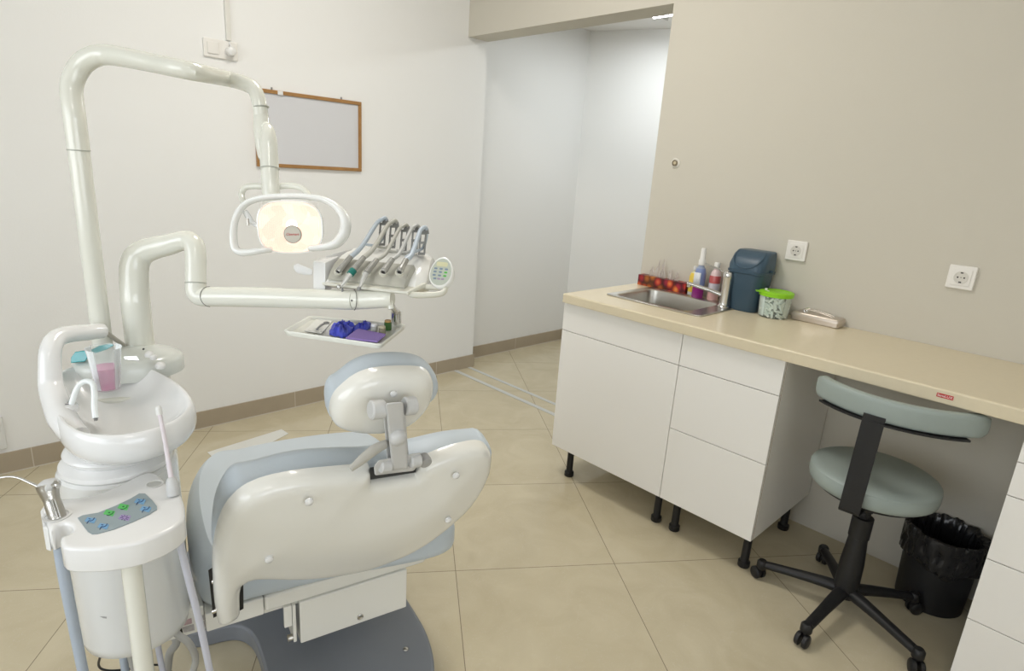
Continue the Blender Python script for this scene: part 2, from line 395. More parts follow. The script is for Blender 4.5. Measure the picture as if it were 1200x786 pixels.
# double switch plate with plugged cable duct
t = thing('wall_socket', 'white double socket plate high on the far wall with plugged lead', 'socket', (-.92, YL, 1.83))
mk('plate', box(nb(), (-1.0, YL-.012, 1.828), (-.848, YL-.0003, 1.909)), SOCK, t, smooth=False, bev=.004)
mk('switch', box(nb(), (-.985, YL-.017, 1.843), (-.935, YL-.0121, 1.894)), SOCK, t, smooth=False, bev=.003)
tp = thing('plug', 'round white plug in the double socket below the cable duct', 'plug', (-.885, YL-.02, 1.84))
bm = nb(); lathe(bm, (-.885, YL-.0125, 1.865), [(.021, 0), (.022, .008), (.019, .03), (.012, .034), (.001, .035)], (0, -1, 0)); mk('body', bm, WHITE, tp)
mk('cord', tube(nb(), [(-.885, YL-.03, 1.884), (-.885, YL-.022, 1.895), (-.885, YL-.0135, 1.905)], .004, 10), WHITE, tp)
tag(mk('cable_duct', box(nb(), (-.896, YL-.014, 1.912), (-.874, YL-.0003, HC)), mat('duct', (.74, .73, .68), .4, vary=.01), bev=.002, smooth=False), 'narrow white cable duct running up the far wall above plug', 'cable duct')
# sockets on the counter wall
SDARK = mat('socket_hole', (.05, .045, .04), .7, vary=.1); SREC = mat('socket_recess', (.66, .64, .59), .4, vary=.02)
for (yy, zz, lab) in ((.246, 1.170, 'square white wall socket above the green lidded jar and metal box'), (-.325, 1.157, 'square white wall socket above the bare end of the worktop')):
    t = thing('wall_socket', lab, 'socket', (XR, yy, zz), 'wall sockets above the worktop')
    mk('plate', box(nb(), (XR-.010, yy-.041, zz-.041), (XR-.0003, yy+.041, zz+.041)), SOCK, t, smooth=False, bev=.004)
    ins = mk('insert', box(nb(), (XR-.0125, yy-.028, zz-.028), (XR-.0101, yy+.028, zz+.028)), SOCK, t, smooth=False, bev=.001)
    bm = nb(); lathe(bm, (XR-.0128, yy, zz), [(.021, 0), (.0215, .0012), (.0185, .0012), (.018, .0003)], (-1, 0, 0)); mk('recess', bm, SREC, ins)
    bm = nb()
    for dy in (-.0095, .0095): cyl(bm, (XR-.0129, yy+dy, zz), (XR-.0136, yy+dy, zz), .0028, seg=12)
    for dz in (-.0165, .0165): box(bm, (XR-.0142, yy-.004, zz+dz-.0022), (XR-.0128, yy+.004, zz+dz+.0022))
    cyl(bm, (XR-.0129, yy, zz), (XR-.0136, yy, zz), .0016, seg=10)
    mk('contacts', bm, SDARK, ins, smooth=False)
# capped pipe stub
yy, zz = .871, 1.496
t = thing('capped_pipe_outlet', 'small capped pipe stub in the bare wall above the sink', 'pipe', (XR, yy, zz))
mk('collar', lathe(nb(), (XR-.0003, yy, zz), [(.024, 0), (.022, .004), (.017, .006)], (-1, 0, 0)), mat('plaster_patch', (.68, .655, .59), .9, bump=.6, bscale=60, vary=.06), t)
mk('ring', lathe(nb(), (XR-.006, yy, zz), [(.0135, 0), (.0140, .006), (.0105, .006), (.010, 0)], (-1, 0, 0), cap0=False, cap1=False), mat('brass_dull', (.30, .25, .17), .4, metal=.6, vary=.1), t)
mk('stub', lathe(nb(), (XR-.006, yy, zz), [(.0085, 0), (.0080, .007), (.004, .009)], (-1, 0, 0)), mat('ochre_cap', (.55, .47, .32), .5, vary=.1), t)
# grey object at the edge of the far wall
tag(mk('wall_vent', box(nb(), (-2.03, YL-.012, .115), (-1.912, YL-.0003, .262)), LIGHTM, smooth=False, bev=.003), 'pale rectangular cover plate low on the far wall', 'cover plate')

# =================== COUNTER AND CABINETS ===================
def leg(parent, x, y, h=.155):
    bm = nb(); lathe(bm, (x, y, .0), [(.021, .0005), (.0225, .004), (.0225, .022), (.0165, .026), (.0155, .03), (.0155, h-.02), (.019, h-.016), (.019, h)]); mk('leg', bm, BLACK, parent)
ZT, ZB = .8595, .1555
YA, YM, YE = 0.0, .393, 1.0
def cabinet(name, label, y0, y1, fronts, zb, legs, depth=.5535, side=None):
    t = thing(name, label, 'cabinet', (.28, (y0+y1)/2, 0), None)
    bm = nb(); s = .016
    box(bm, (.0185, y0+.0008, zb+.001), (depth, y0+s, ZT)); box(bm, (.0185, y1-s, zb+.001), (depth, y1-.0008, ZT)); box(bm, (.0185, y0+s, zb+.001), (depth, y1-s, zb+s)); box(bm, (depth-.006, y0+s, zb+s), (depth, y1-s, ZT)); 
    box(bm, (.0185, y0+s, ZT-s), (.12, y1-s, ZT))
    mk('body', bm, side or FRONTW, t, smooth=False)
    bm = nb()
    for yy in (y0+.0008, y1-s): mk('edge_band', box(nb(), (.0172, yy, zb+.001), (.0186, yy+s-.0008, ZT)), EDGE, t, smooth=False)
    bm.free()
    for nm, a, b in fronts:
        mk(nm, box(nb(), (0, y0+.0014, a), (.017, y1-.0014, b)), FRONTW, t, smooth=False, bev=.0012, seg=2)
    for x, y in legs: leg(t, x, y, zb)
    return t
g = .0013
cabinet('base_cabinet', 'white base cabinet under the sink with one wide tall door', YM, YE, [('drawer_front', .730+g, ZT), ('door', ZB, .730-g)], ZB, [(.062, .925), (.068, YM+.038), (.48, .94), (.48, YM+.04)])
cabinet('drawer_cabinet', 'white three drawer base cabinet on black legs beside the sink cabinet', YA, YM, [('drawer', .730+g, ZT), ('drawer', .468+g, .730-g), ('drawer', ZB, .468-g)], ZB, [(.070, YM-.050), (.072, .036), (.462, .046), (.462, .34)])
YR = -.637
sidew = FRONTW
t = cabinet('drawer_cabinet', 'white five drawer cabinet reaching near the floor beside the waste bin', YR-.6, YR, [('drawer', .752+g, ZT), ('drawer', .652+g, .752-g), ('drawer', .451+g, .652-g), ('drawer', .250+g, .451-g), ('drawer', .05, .250-g)], .05, [])
mk('plinth', box(nb(), (.05, YR-.59, 0.0005), (.52, YR-.012, .0505)), BLACK, t, smooth=False)
# worktop with a hole for the sink
sx0, sx1, sy0, sy1 = .135, .505, .405, .885
bm = nb(); X0, X1, Y0, Y1 = -.02, XR-.0005, -1.26, .997; za, zb_ = .8605, .9013
hx0, hx1, hy0, hy1 = sx0+.02, sx1-.02, sy0+.02, sy1-.02
def ringv(z): return [bm.verts.new(p) for p in ((X0, Y0, z), (X1, Y0, z), (X1, Y1, z), (X0, Y1, z))], [bm.verts.new(p) for p in ((hx0, hy0, z), (hx1, hy0, z), (hx1, hy1, z), (hx0, hy1, z))]
(o0, i0), (o1, i1) = ringv(za), ringv(zb_)
for k in range(4):
    j = (k+1) % 4
    bm.faces.new((o1[k], o1[j], i1[j], i1[k])); bm.faces.new((o0[j], o0[k], i0[k], i0[j])); bm.faces.new((o0[k], o0[j], o1[j], o1[k])); bm.faces.new((i0[j], i0[k], i1[k], i1[j]))
tag(mk('worktop', bm, CTR, bev=.006, seg=3), 'long cream laminate worktop with rounded front edge along the wall', 'worktop')
# red maker's plate on the worktop edge
t = thing('edge_label', 'small red label with white lettering on the worktop front edge', 'label', (-.0215, -.45, .876))
mk('plate', box(nb(), (-.0212, -.470, .8765), (-.0201, -.430, .8885)), RED, t, smooth=False, bev=.0003)
text('SanaLUX', .0098, (-.0213, -.450, .8825), V((0, -1, 0)), V((0, 0, 1)), mat('label_white', (.9, .85, .82), .5), 'lettering', t, .0001)
# sink
t = thing('sink', 'rectangular stainless steel sink set into the cream worktop', 'sink', ((sx0+sx1)/2, (sy0+sy1)/2, .90))
cx, cy = (sx0+sx1)/2, (sy0+sy1)/2; w, h = sx1-sx0, sy1-sy0
def rr(x, y, w, h, r, z): return [V((x+a, y+b, z)) for a, b in rrect(w, h, r, 6)]
bx, by, bw_, bh = cx+.002, cy+.030, w-.075, h-.115
bm = nb(); zt = .9018
loft(bm, [rr(cx, cy, w, h, .03, zt), rr(cx, cy, w-.002, h-.002, .03, zt+.004), rr(cx, cy, w-.012, h-.012, .028, zt+.0055), rr(cx, cy, w-.022, h-.022, .026, zt+.003),
    rr(bx, by, bw_+.012, bh+.012, .045, zt+.0025), rr(bx, by, bw_, bh, .042, zt-.002), rr(bx, by, bw_-.008, bh-.008, .04, zt-.02), rr(bx, by, bw_-.025, bh-.025, .04, zt-.13), rr(bx, by, bw_-.06, bh-.06, .04, zt-.145), rr(bx, by, .05, .05, .02, zt-.148)], False, True)
o = mk('basin', bm, STEEL, t); s = o.modifiers.new('solid', 'SOLIDIFY'); s.thickness = .0008; s.offset = -1
mk('drain', lathe(nb(), (bx, by, zt-.1475), [(.035, 0), (.035, .003), (.025, .004), (.022, .001), (.001, .001)]), CHROME, t)
# tap
fx, fy = .398, .445; zt2 = .9052
t = thing('tap', 'chrome single lever mixer tap on the corner of the sink', 'tap', (fx, fy, zt2))
bm = nb(); lathe(bm, (fx, fy, zt2), [(.026, 0), (.026, .006), (.0205, .012), (.0195, .02), (.0195, .125), (.0205, .13), (.021, .15), (.018, .155), (.002, .156)]); mk('body', bm, CHROME, t)
sp = V((-.045, .148, .0)).normalized()
bm = nb(); tube(bm, [V((fx, fy, zt2+.052))+sp*.010, V((fx, fy, zt2+.064))+sp*.06, V((fx, fy, zt2+.083))+sp*.165], [.012, .0105, .0095], 16, 5, up=(0, 0, 1), flat=.8); mk('spout', bm, CHROME, t)
mk('nozzle', cyl(nb(), V((fx, fy, zt2+.084))+sp*.157, V((fx, fy, zt2+.066))+sp*.157, .009), CHROME, t)
bm = nb(); tube(bm, [V((fx, fy, zt2+.147)), V((fx, fy, zt2+.157))+sp*.03, V((fx, fy, zt2+.178))+sp*.10], [.010, .007, .006], 14, 5, up=(0, 0, 1), flat=.5); mk('lever', bm, CHROME, t)
ZC = .9016
# peach tissue box
def peach_mat():
    m = bpy.data.materials.new('peach_print'); m.use_nodes = True; nt = m.node_tree; b = nt.nodes['Principled BSDF']
    tc = nt.nodes.new('ShaderNodeTexCoord'); mp = nt.nodes.new('ShaderNodeMapping'); mp.inputs['Scale'].default_value = (1, 1, .9); nt.links.new(tc.outputs['Object'], mp.inputs[0])
    vo = nt.nodes.new('ShaderNodeTexVoronoi'); vo.inputs['Scale'].default_value = 27; vo.inputs['Randomness'].default_value = .75; nt.links.new(mp.outputs[0], vo.inputs['Vector'])
    r = nt.nodes.new('ShaderNodeValToRGB'); e = r.color_ramp.elements; e[0].position = .0; e[0].color = (.72, .27, .07, 1); e[1].position = .62; e[1].color = (.10, .012, .008, 1)
    a = e.new(.30); a.color = (.55, .08, .025, 1); a = e.new(.48); a.color = (.26, .02, .012, 1)
    nt.links.new(vo.outputs['Distance'], r.inputs[0])
    hs = nt.nodes.new('ShaderNodeHueSaturation'); nt.links.new(r.outputs[0], hs.inputs['Color'])
    sp_ = nt.nodes.new('ShaderNodeSeparateColor'); nt.links.new(vo.outputs['Color'], sp_.inputs[0])
    mr = nt.nodes.new('ShaderNodeMapRange'); mr.inputs[3].default_value = .97; mr.inputs[4].default_value = 1.04; nt.links.new(sp_.outputs[0], mr.inputs[0])
    m2 = nt.nodes.new('ShaderNodeMapRange'); m2.inputs[3].default_value = .55; m2.inputs[4].default_value = 1.15; nt.links.new(sp_.outputs[1], m2.inputs[0])
    wr = nt.nodes.new('ShaderNodeMath'); wr.operation = 'SUBTRACT'; nt.links.new(mr.outputs[0], wr.inputs[0]); wr.inputs[1].default_value = .5
    nt.links.new(wr.outputs[0], hs.inputs['Hue']); nt.links.new(m2.outputs[0], hs.inputs['Value']); nt.links.new(hs.outputs[0], b.inputs['Base Color']); b.inputs['Roughness'].default_value = .35
    return m
t = thing('tissue_box', 'long low tissue box printed with red peaches behind the sink', 'tissue box', (.53, .83, ZC))
mk('carton', box(nb(), (.512, .700, ZC), (.5595, .968, ZC+.052)), peach_mat(), t, smooth=False, bev=.001)
bm = nb()
for k, (yy, hh) in enumerate(((.905, .050), (.87, .095), (.845, .10), (.80, .055), (.765, .050))):
    cols = []
    for i_ in range(13):
        u_ = i_/12-.5; w0 = .020
        cols.append([V((.534+.006*math.sin(i_*1.4+k)*(1-v_*.4)+.004*noise.noise(V((i_, v_*4, k))), yy+u_*w0*(1.5-.9*v_)*(1+.2*math.sin(k+v_*5))+.008*noise.noise(V((u_*3, v_*3, k))), ZC+.0525+hh*v_*(1-.8*u_*u_)*(.85+.15*math.sin(i_*2.1+k)))) for v_ in (0, .25, .5, .75, 1)])
    vs_ = [[bm.verts.new(p) for p in c_] for c_ in cols]
    for a, b in zip(vs_[:-1], vs_[1:]):
        for q_ in range(4): bm.faces.new((a[q_], b[q_], b[q_+1], a[q_+1]))
mk('tissue', bm, mat('tissue_paper', (.80, .74, .70), .9, vary=.02, alpha=.55), t)
# bottles
def bottle(name, label, x, y, prof, body_m, cap_prof, cap_m, extra=None):
    t = thing(name, label, 'bottle', (x, y, ZC), None)
    mk('body', lathe(nb(), (x, y, ZC), prof, sx=1), body_m, t)
    mk('cap', lathe(nb(), (x, y, ZC), cap_prof), cap_m, t)
    if extra: extra(t)
    return t
def layered(name, stops, rough=.3):
    m = bpy.data.materials.new(name); m.use_nodes = True; nt = m.node_tree; b = nt.nodes['Principled BSDF']
    tc = nt.nodes.new('ShaderNodeTexCoord'); s = nt.nodes.new('ShaderNodeSeparateXYZ'); nt.links.new(tc.outputs['Generated'], s.inputs[0])
    r = nt.nodes.new('ShaderNodeValToRGB'); r.color_ramp.interpolation = 'CONSTANT'; e = r.color_ramp.elements
    e[0].position = stops[0][0]; e[0].color = (*stops[0][1], 1); e[1].position = stops[1][0]; e[1].color = (*stops[1][1], 1)
    for p, c in stops[2:]: a = e.new(p); a.color = (*c, 1)
    nt.links.new(s.outputs[2], r.inputs[0]); nt.links.new(r.outputs[0], b.inputs['Base Color']); b.inputs['Roughness'].default_value = rough; b.inputs['Coat Weight'].default_value = .4
    return m
bottle('soap_bottle', 'yellow soap bottle between the tissue box and the spray bottle', .532, .672,
    [(.020, .0), (.023, .004), (.023, .09), (.018, .105), (.010, .112), (.010, .118)], layered('yellow_soap', [(0, (.55, .58, .62)), (.15, (.80, .58, .07)), (.9, (.75, .70, .45))]),
    [(.009, .1185), (.011, .12), (.011, .138), (.002, .139)], WHITE)
def lab1(t):
    bm = nb(); 
    pts = [V((.500, .628, ZC+.085))+V((-.0262*math.cos(a), .0262*math.sin(a), 0)) for a in [math.radians(d) for d in range(-35, 86, 10)]]
    rings = [[p+V((0, 0, dz)) for dz in (-.034, .034)] for p in pts]
    vs = [[bm.verts.new(p) for p in r_] for r_ in rings]
    for a, b in zip(vs[:-1], vs[1:]): bm.faces.new((a[0], b[0], b[1], a[1]))
    o = mk('paper_label', bm, mat('paper_label', (.72, .74, .76), .5, vary=.25, vscale=120), t); s = o.modifiers.new('s', 'SOLIDIFY'); s.thickness = .0004
bottle('spray_bottle', 'spray bottle of purple disinfectant with tall white nozzle', .500, .628,
    [(.023, .0), (.026, .005), (.026, .115), (.021, .135), (.0125, .148), (.0125, .152)], layered('purple_fluid', [(0, (.30, .02, .22)), (.34, (.20, .26, .48)), (.9, (.30, .36, .5))]),
    [(.015, .1525), (.0155, .175), (.012, .18), (.0115, .225), (.009, .229), (.002, .230)], mat('nozzle_white', (.80, .79, .76), .4, vary=.02), lab1)
bottle('lotion_bottle', 'pink lotion bottle with a white cap standing behind the tap', .515, .560,
    [(.022, .0), (.025, .005), (.0255, .11), (.020, .13), (.012, .14), (.012, .146)], layered('pink_lotion', [(0, (.72, .42, .40)), (.28, (.66, .62, .70)), (.55, (.55, .10, .10)), (.78, (.72, .55, .55))]),
    [(.013, .1465), (.0135, .170), (.011, .174), (.002, .175)], mat('nozzle_white', (.8, .79, .76), .4))
# small countertop bin with swing lid
NAVY = mat('slate_blue_plastic', (.045, .085, .125), .38, vary=.06, bump=.05, bscale=90)
bx_, by_ = .478, .384
t = thing('countertop_bin', 'slate blue countertop bin with rounded swing lid beside the tap', 'bin', (bx_, by_, ZC))
def sq(w, d, r, z, dx=0): return [V((bx_+dx+a, by_+b, z)) for a, b in rrect(d, w, r, 6)]
bm = nb(); loft(bm, [sq(.118, .118, .035, ZC), sq(.126, .126, .038, ZC+.006), sq(.154, .148, .04, ZC+.160), sq(.164, .156, .04, ZC+.162), sq(.166, .158, .04, ZC+.172)]); mk('body', bm, NAVY, t)
bm = nb(); loft(bm, [sq(.160, .152, .04, ZC+.1722), sq(.160, .152, .04, ZC+.195), sq(.152, .118, .03, ZC+.236, .014), sq(.146, .088, .025, ZC+.250, .026), sq(.136, .078, .02, ZC+.253, .027)]); lid = mk('lid', bm, NAVY, t)
bm = nb()
arc = [(-.058, .250), (-.06, .225), (-.045, .20), (-.02, .186), (0, .184), (.02, .186), (.045, .20), (.06, .225), (.058, .250)]
def lidx(z): 
    for (za_, xa), (zc_, xc) in zip(((.172, -.076), (.195, -.076), (.236, -.045), (.250, -.018)), ((.195, -.076), (.236, -.045), (.250, -.018), (.260, 0))):
        if za_ <= z <= zc_+1e-6: return xa+(xc-xa)*(z-za_)/(zc_-za_)
    return -.076
tube(bm, [V((bx_+lidx(z)-.0008, by_+yy, ZC+z)) for yy, z in arc], .0022, 8, 5); mk('flap_rim', bm, NAVY, lid)
for s in (-1, 1): mk('pivot', cyl(nb(), (bx_, by_+s*.08, ZC+.176), (bx_, by_+s*.093, ZC+.176), .006), NAVY, t)
# jar with cotton rolls
jx, jy = .450, .2515
t = thing('storage_jar', 'clear plastic jar with bright green lid full of cotton rolls', 'jar', (jx, jy, ZC))
JW = clear('jar_plastic', (.94, .99, .96), .08, .0)
bm = nb(); lathe(bm, (jx, jy, ZC), [(.001, .0002), (.052, .0002), (.057, .004), (.0605, .05), (.0635, .098), (.062, .098), (.059, .05), (.0555, .006), (.050, .0035), (.001, .0035)], cap0=False, cap1=False, seg=40); mk('body', bm, JW, t)
GREEN = mat('lime_lid', (.27, .62, .02), .4, vary=.03)
bm = nb(); lathe(bm, (jx, jy, ZC), [(.0645, .088), (.0665, .088), (.0675, .100), (.068, .103), (.065, .106), (.050, .108), (.047, .105), (.001, .105)], seg=40, cap0=False); 
obox(bm, (jx-.046, jy+.053, ZC+.1025), V((-.65, .76, 0)).normalized(), V((.76, .65, 0)).normalized(), EZ, .012, .012, .0015)
o = mk('lid', bm, GREEN, t)
rb = lathe(nb(), (0, 0, -.0155), [(.0045, 0), (.0056, .001), (.0056, .030), (.0045, .031)], seg=10)
proto = mk('cotton_roll', rb, mat('cotton', (.88, .90, .84), .95, bump=.4, bscale=400, vary=.04)); tag(proto, 'short white cotton roll inside the green lidded jar', 'cotton roll', 'cotton rolls in the jar')
placed = []; k = 0; tries = 0
while k < 170 and tries < 40000:
    tries += 1
    R_ = .039 + random.random()*.009; 
    if k % 5 == 4: R_ = random.random()*.03
    ph = random.random()*2*PI; z_ = .014+random.random()*.068; p = V((jx+R_*math.cos(ph), jy+R_*math.sin(ph), ZC+z_))
    if any((p-q_).length < .0100 for q_ in placed): continue
    placed.append(p); o = proto if k == 0 else proto.copy()
    if k: COL.objects.link(o)
    tang = V((-math.sin(ph), math.cos(ph), 0)); d = (tang*math.cos(k*1.3)+EZ*math.sin(k*1.3)*.8).normalized()
    o.location = p; o.rotation_mode = 'QUATERNION'; o.rotation_quaternion = V((0, 0, 1)).rotation_difference(d); k += 1
# metal instrument case
d_ = V((-.03, -1, 0)).normalized(); pX = V((1, -.03, 0)).normalized(); mc = V((.517, .098, ZC))
t = thing('instrument_case', 'flat stainless steel instrument case with wire handle near the jar', 'case', mc)
CASE = mat('case_steel', (.62, .55, .48), .33, metal=.75, vary=.06, vscale=12)
bm = nb()
def cr_(w, l, z, r=.008): return [mc+pX*a+d_*b+EZ*z for a, b in rrect(w, l, r, 4)]
loft(bm, [cr_(.072, .178, 0), cr_(.078, .184, .003), cr_(.078, .184, .018)]); mk('tray', bm, CASE, t)
bm = nb(); loft(bm, [cr_(.082, .188, .0182), cr_(.082, .188, .026), cr_(.074, .180, .033), cr_(.066, .172, .0345)]); mk('lid', bm, CASE, t)
bm = nb(); tube(bm, [mc+d_*-.05+pX*-.012+EZ*.034, mc+d_*-.055+pX*-.012+EZ*.046, mc+d_*-.03+pX*-.012+EZ*.049, mc+d_*.04+pX*-.012+EZ*.041, mc+d_*.062+pX*-.012+EZ*.033], .0022, 8, 6)
tube(bm, [mc+d_*-.05+pX*.012+EZ*.034, mc+d_*-.055+pX*.012+EZ*.046, mc+d_*-.03+pX*.012+EZ*.049, mc+d_*.04+pX*.012+EZ*.041, mc+d_*.062+pX*.012+EZ*.033], .0022, 8, 6)
mk('handle', bm, CHROME, t)

# =================== STOOL ===================
sc = V((.105, -.305, 0))
t = thing('stool', 'pale green swivel stool with backrest and black castor base', 'stool', sc)
bm = nb(); lathe(bm, sc+EZ*.485, [(.14, 0), (.180, .003), (.187, .010), (.190, .022), (.1895, .048), (.1875, .0515), (.1885, .053), (.1865, .056), (.175, .063), (.155, .068), (.09, .070), (.001, .070)], seg=56); mk('seat', bm, STOOLV, t)
bm = nb(); lathe(bm, sc+EZ*.472, [(.16, 0), (.165, .004), (.165, .0125)], seg=40); mk('seat_board', bm, BLACK, t)
bm = nb(); lathe(bm, sc, [(.030, .475), (.026, .47), (.026, .40), (.020, .395), (.020, .375)], seg=28); mk('gas_lift', bm, BLACK, t)
bm = nb(); lathe(bm, sc, [(.0325, .375), (.0325, .30), (.029, .298), (.037, .20), (.039, .07), (.030, .066)][::-1], seg=28); mk('column', bm, BLACK, t)
for k, ang in enumerate((103, 175, 247, 319, 33)):
    a = math.radians(ang); d = V((math.cos(a), math.sin(a), 0)); R_ = .272 if ang != 319 else .256
    bm = nb(); tube(bm, [sc+EZ*.082, sc+d*.05+EZ*.088, sc+d*.16+EZ*.078, sc+d*(R_-.012)+EZ*.066], [.024, .023, .0185, .0165], 14, 5, up=(0, 0, 1), flat=.85)
    lathe(bm, sc+d*R_+EZ*.048, [(.016, 0), (.0185, .004), (.0185, .026), (.013, .033), (.001, .034)], seg=18)
    arm = mk('base_arm', bm, BLACK, t)
    td = V((-d.y, d.x, 0)) if k % 2 else (V((-d.y, d.x, 0))+d*.8).normalized()
    wc = sc+d*R_+V((td.y, -td.x, 0))*.012+EZ*.0235
    bm = nb()
    for s in (-1, 1):
        lathe(bm, wc+td*s*.006, [(.023, 0), (.023, .010), (.019, .014), (.008, .0155)], td*s, seg=22)
    cyl(bm, sc+d*R_+EZ*.022, sc+d*R_+EZ*.05, .006, seg=10); mk('castor', bm, BLACK, arm)
# backrest arm (flat bar) and curved pad
bc = V((.02, -.315, 0))
bm = nb(); ydir = V((.1, -1, 0)).normalized(); xdir = V((1, .1, 0)).normalized()
path = [sc+V((-.13, -.0, .468)), sc+V((-.185, 0, .468)), sc+V((-.215, -.002, .478)), sc+V((-.222, -.004, .52)), sc+V((-.222, -.010, .80))]
path = catmull(path, 5); ring = []
for i, p in enumerate(path):
    tg = (path[min(i+1, len(path)-1)]-path[max(i-1, 0)]).normalized(); nrm = ydir.cross(tg).normalized()
    ring.append([p+ydir*a+nrm*b for a, b in ((-.029, -.003), (.029, -.003), (.029, .003), (-.029, .003))])
loft(bm, ring); mk('backrest_arm', bm, BLACK, t, smooth=False, bev=.0015)
# pad: an arc
def arcpt(s, z, off): # s in -1..1
    a = math.radians(8+54*s); R_ = .275; c0 = V((.175, -.320, 0))
    return c0+V((-math.cos(a), -math.sin(a), 0))*(R_+off)+EZ*z
rings = []
for i in range(25):
    s0 = -1+2*i/24; s = -1+1.92*i/24; e_ = min(1, (1-abs(s0))/.06+.35) if abs(s0) > .94 else 1
    hz = .0345*e_**.3; zc = .818; hw = .017*(.45+.55*e_)
    rings.append([arcpt(s, zc+hz*b, hw*a) for a, b in [(math.copysign(abs(math.cos(q))**.5, math.cos(q)), math.copysign(abs(math.sin(q))**.5, math.sin(q))) for q in [2*PI*k/20 for k in range(20)]]])
bm = nb(); loft(bm, rings); mk('backrest', bm, STOOLV, t)
bm = nb(); rings = []
for i in range(19):
    s = -.82+1.53*i/18; rings.append([arcpt(s, z_, o_) for z_, o_ in ((.776, -.006), (.776, .022), (.782, .022), (.782, -.006))])
loft(bm, rings); mk('backrest_plate', bm, BLACK, t, smooth=False)

# =================== WASTE BIN ===================
wb = V((.435, -.498, 0))
t = thing('waste_bin', 'round black waste bin lined with a bag under the worktop', 'waste bin', wb)
BAG = mat('bin_bag', (.014, .014, .015), .24, bump=1.0, bscale=45, vary=.3, vscale=30)
mk('bucket', lathe(nb(), wb, [(.10, .0), (.104, .004), (.114, .265), (.111, .265), (.101, .008), (.001, .006)], seg=40, cap1=False), BLACK, t)
bm = nb(); seg = 132
prof = [(.121, .175), (.129, .182), (.132, .195), (.130, .208), (.132, .222), (.129, .236), (.132, .250), (.130, .264), (.132, .276), (.129, .287), (.121, .290), (.112, .279), (.108, .25), (.104, .21), (.100, .16), (.094, .11), (.085, .06), (.06, .035), (.01, .03)]
rings = []
for j, (r_, z_) in enumerate(prof):
    row = []
    for k in range(seg):
        a = 2*PI*k/seg; ca, sa = math.cos(a), math.sin(a)
        rid = 1-abs(noise.noise(V((ca*5+z_*9, sa*5-z_*7, z_*10))))*2.6
        rid2 = 1-abs(noise.noise(V((ca*11-z_*16, sa*11+z_*12, z_*25+9))))*2.6
        w_ = rid*.0055+rid2*.003
        low = .020*noise.noise(V((ca*1.6, sa*1.6, 1.7)))+.010*math.sin(5*a+1)-.02*max(0, 1-abs((a-3.6)/.35))
        zz_ = z_+low*max(0, 1-j/5)+.010*noise.noise(V((ca*2.2, sa*2.2, 7)))*(1 if j > 4 else 0)+w_*.5
        rr_ = max(r_-.010+w_*1.3, .1155 if j < 10 else .0)
        if j == 0: rr_ = .1145
        rr_ = min(rr_, .1272)
        row.append(wb+V((rr_*ca, rr_*sa, zz_)))
    rings.append(row)
loft(bm, rings, False, True); mk('bag', bm, BAG, t)
# =================== DENTAL CHAIR ===================
chair = thing('dental_chair', 'pale blue dental chair with cream back shell and grey floor plate', 'dental chair', CH(0, .2, 0))
TA = math.radians(20)
UP = (-E2*math.sin(TA)+EZ*math.cos(TA)).normalized(); NB = -(E2*math.cos(TA)+EZ*math.sin(TA))   # NB points back, to the camera side
BO = CH(0, -.05, .38)
def BP(x, y, off=0): return onplane(x, y, BO-NB*off, NB)           # off>0: further away
def B2(x, y, off=0):
    d = BP(x, y, off)-(BO-NB*off); return V((d.dot(E1), d.dot(UP)))
def smooth2(pts, it=2):
    pts = [V(p) for p in pts]
    for _ in range(it):
        o = []
        for a, b in zip(pts, pts[1:]+pts[:1]): o += [a*.75+b*.25, a*.25+b*.75]
        pts = o
    return pts
# --- seat
so = [(-.325, .0), (-.343, .10), (-.340, .33), (-.315, .49), (-.25, .60), (-.15, .648), (0, .655), (.15, .64), (.245, .61), (.285, .54), (.295, .3), (.305, .12), (.305, .0), (.285, -.045), (.22, -.058), (.10, -.040), (0, -.02), (-.2, -.003)]
so = smooth2(so, 2)
def seatfn(p, d):
    s = 1/(1+math.exp((p.x+.20)/.018)); f = max(0, min(1, (p.y-.0)/.2)); w = min(1, d/.03)
    return .030*s*w
bm = nb(); slab(bm, so, CH(0, 0, .455), E1, E2, EZ, .039, .045, .026, bulge=.012, bw=.12, grid=.018, step=.012, fn=seatfn); mk('seat', bm, CUSH, chair)
# legrest beyond the seat, sloping down
lo2 = smooth2([(-.26, 0), (-.27, .3), (-.22, .46), (-.1, .5), (.1, .5), (.2, .46), (.26, .3), (.25, 0), (0, -.01)], 2)
dn = (E2*math.cos(math.radians(50))-EZ*math.sin(math.radians(50))).normalized(); nn_ = E1.cross(dn)
bm = nb(); slab(bm, [(a, b*.62) for a, b in lo2], CH(.0, .62, .435), E1, dn, nn_, .02, .03, .02, grid=.03, step=.02); mk('legrest', bm, CUSH, chair)
# --- seat frame
bm = nb(); cbox(bm, -.328, -.262+.06, .004, .44, .341, .3895); mk('seat_frame', bm, SHELL, chair, smooth=False, bev=.004)
fr = [(-.2005, .004), (.215, .004), (.233, .015), (.24, .04), (.24, .52), (-.2005, .52)]
bm = nb(); prism(bm, [CH(a, b, .3455) for a, b in fr], EZ*.044); mk('seat_frame', bm, SHELL, chair, smooth=False, bev=.008)
bm = nb(); cbox(bm, -.20, .11, .02, .20, .330, .3453); mk('frame_rail', bm, SHELL, chair, smooth=False, bev=.002)
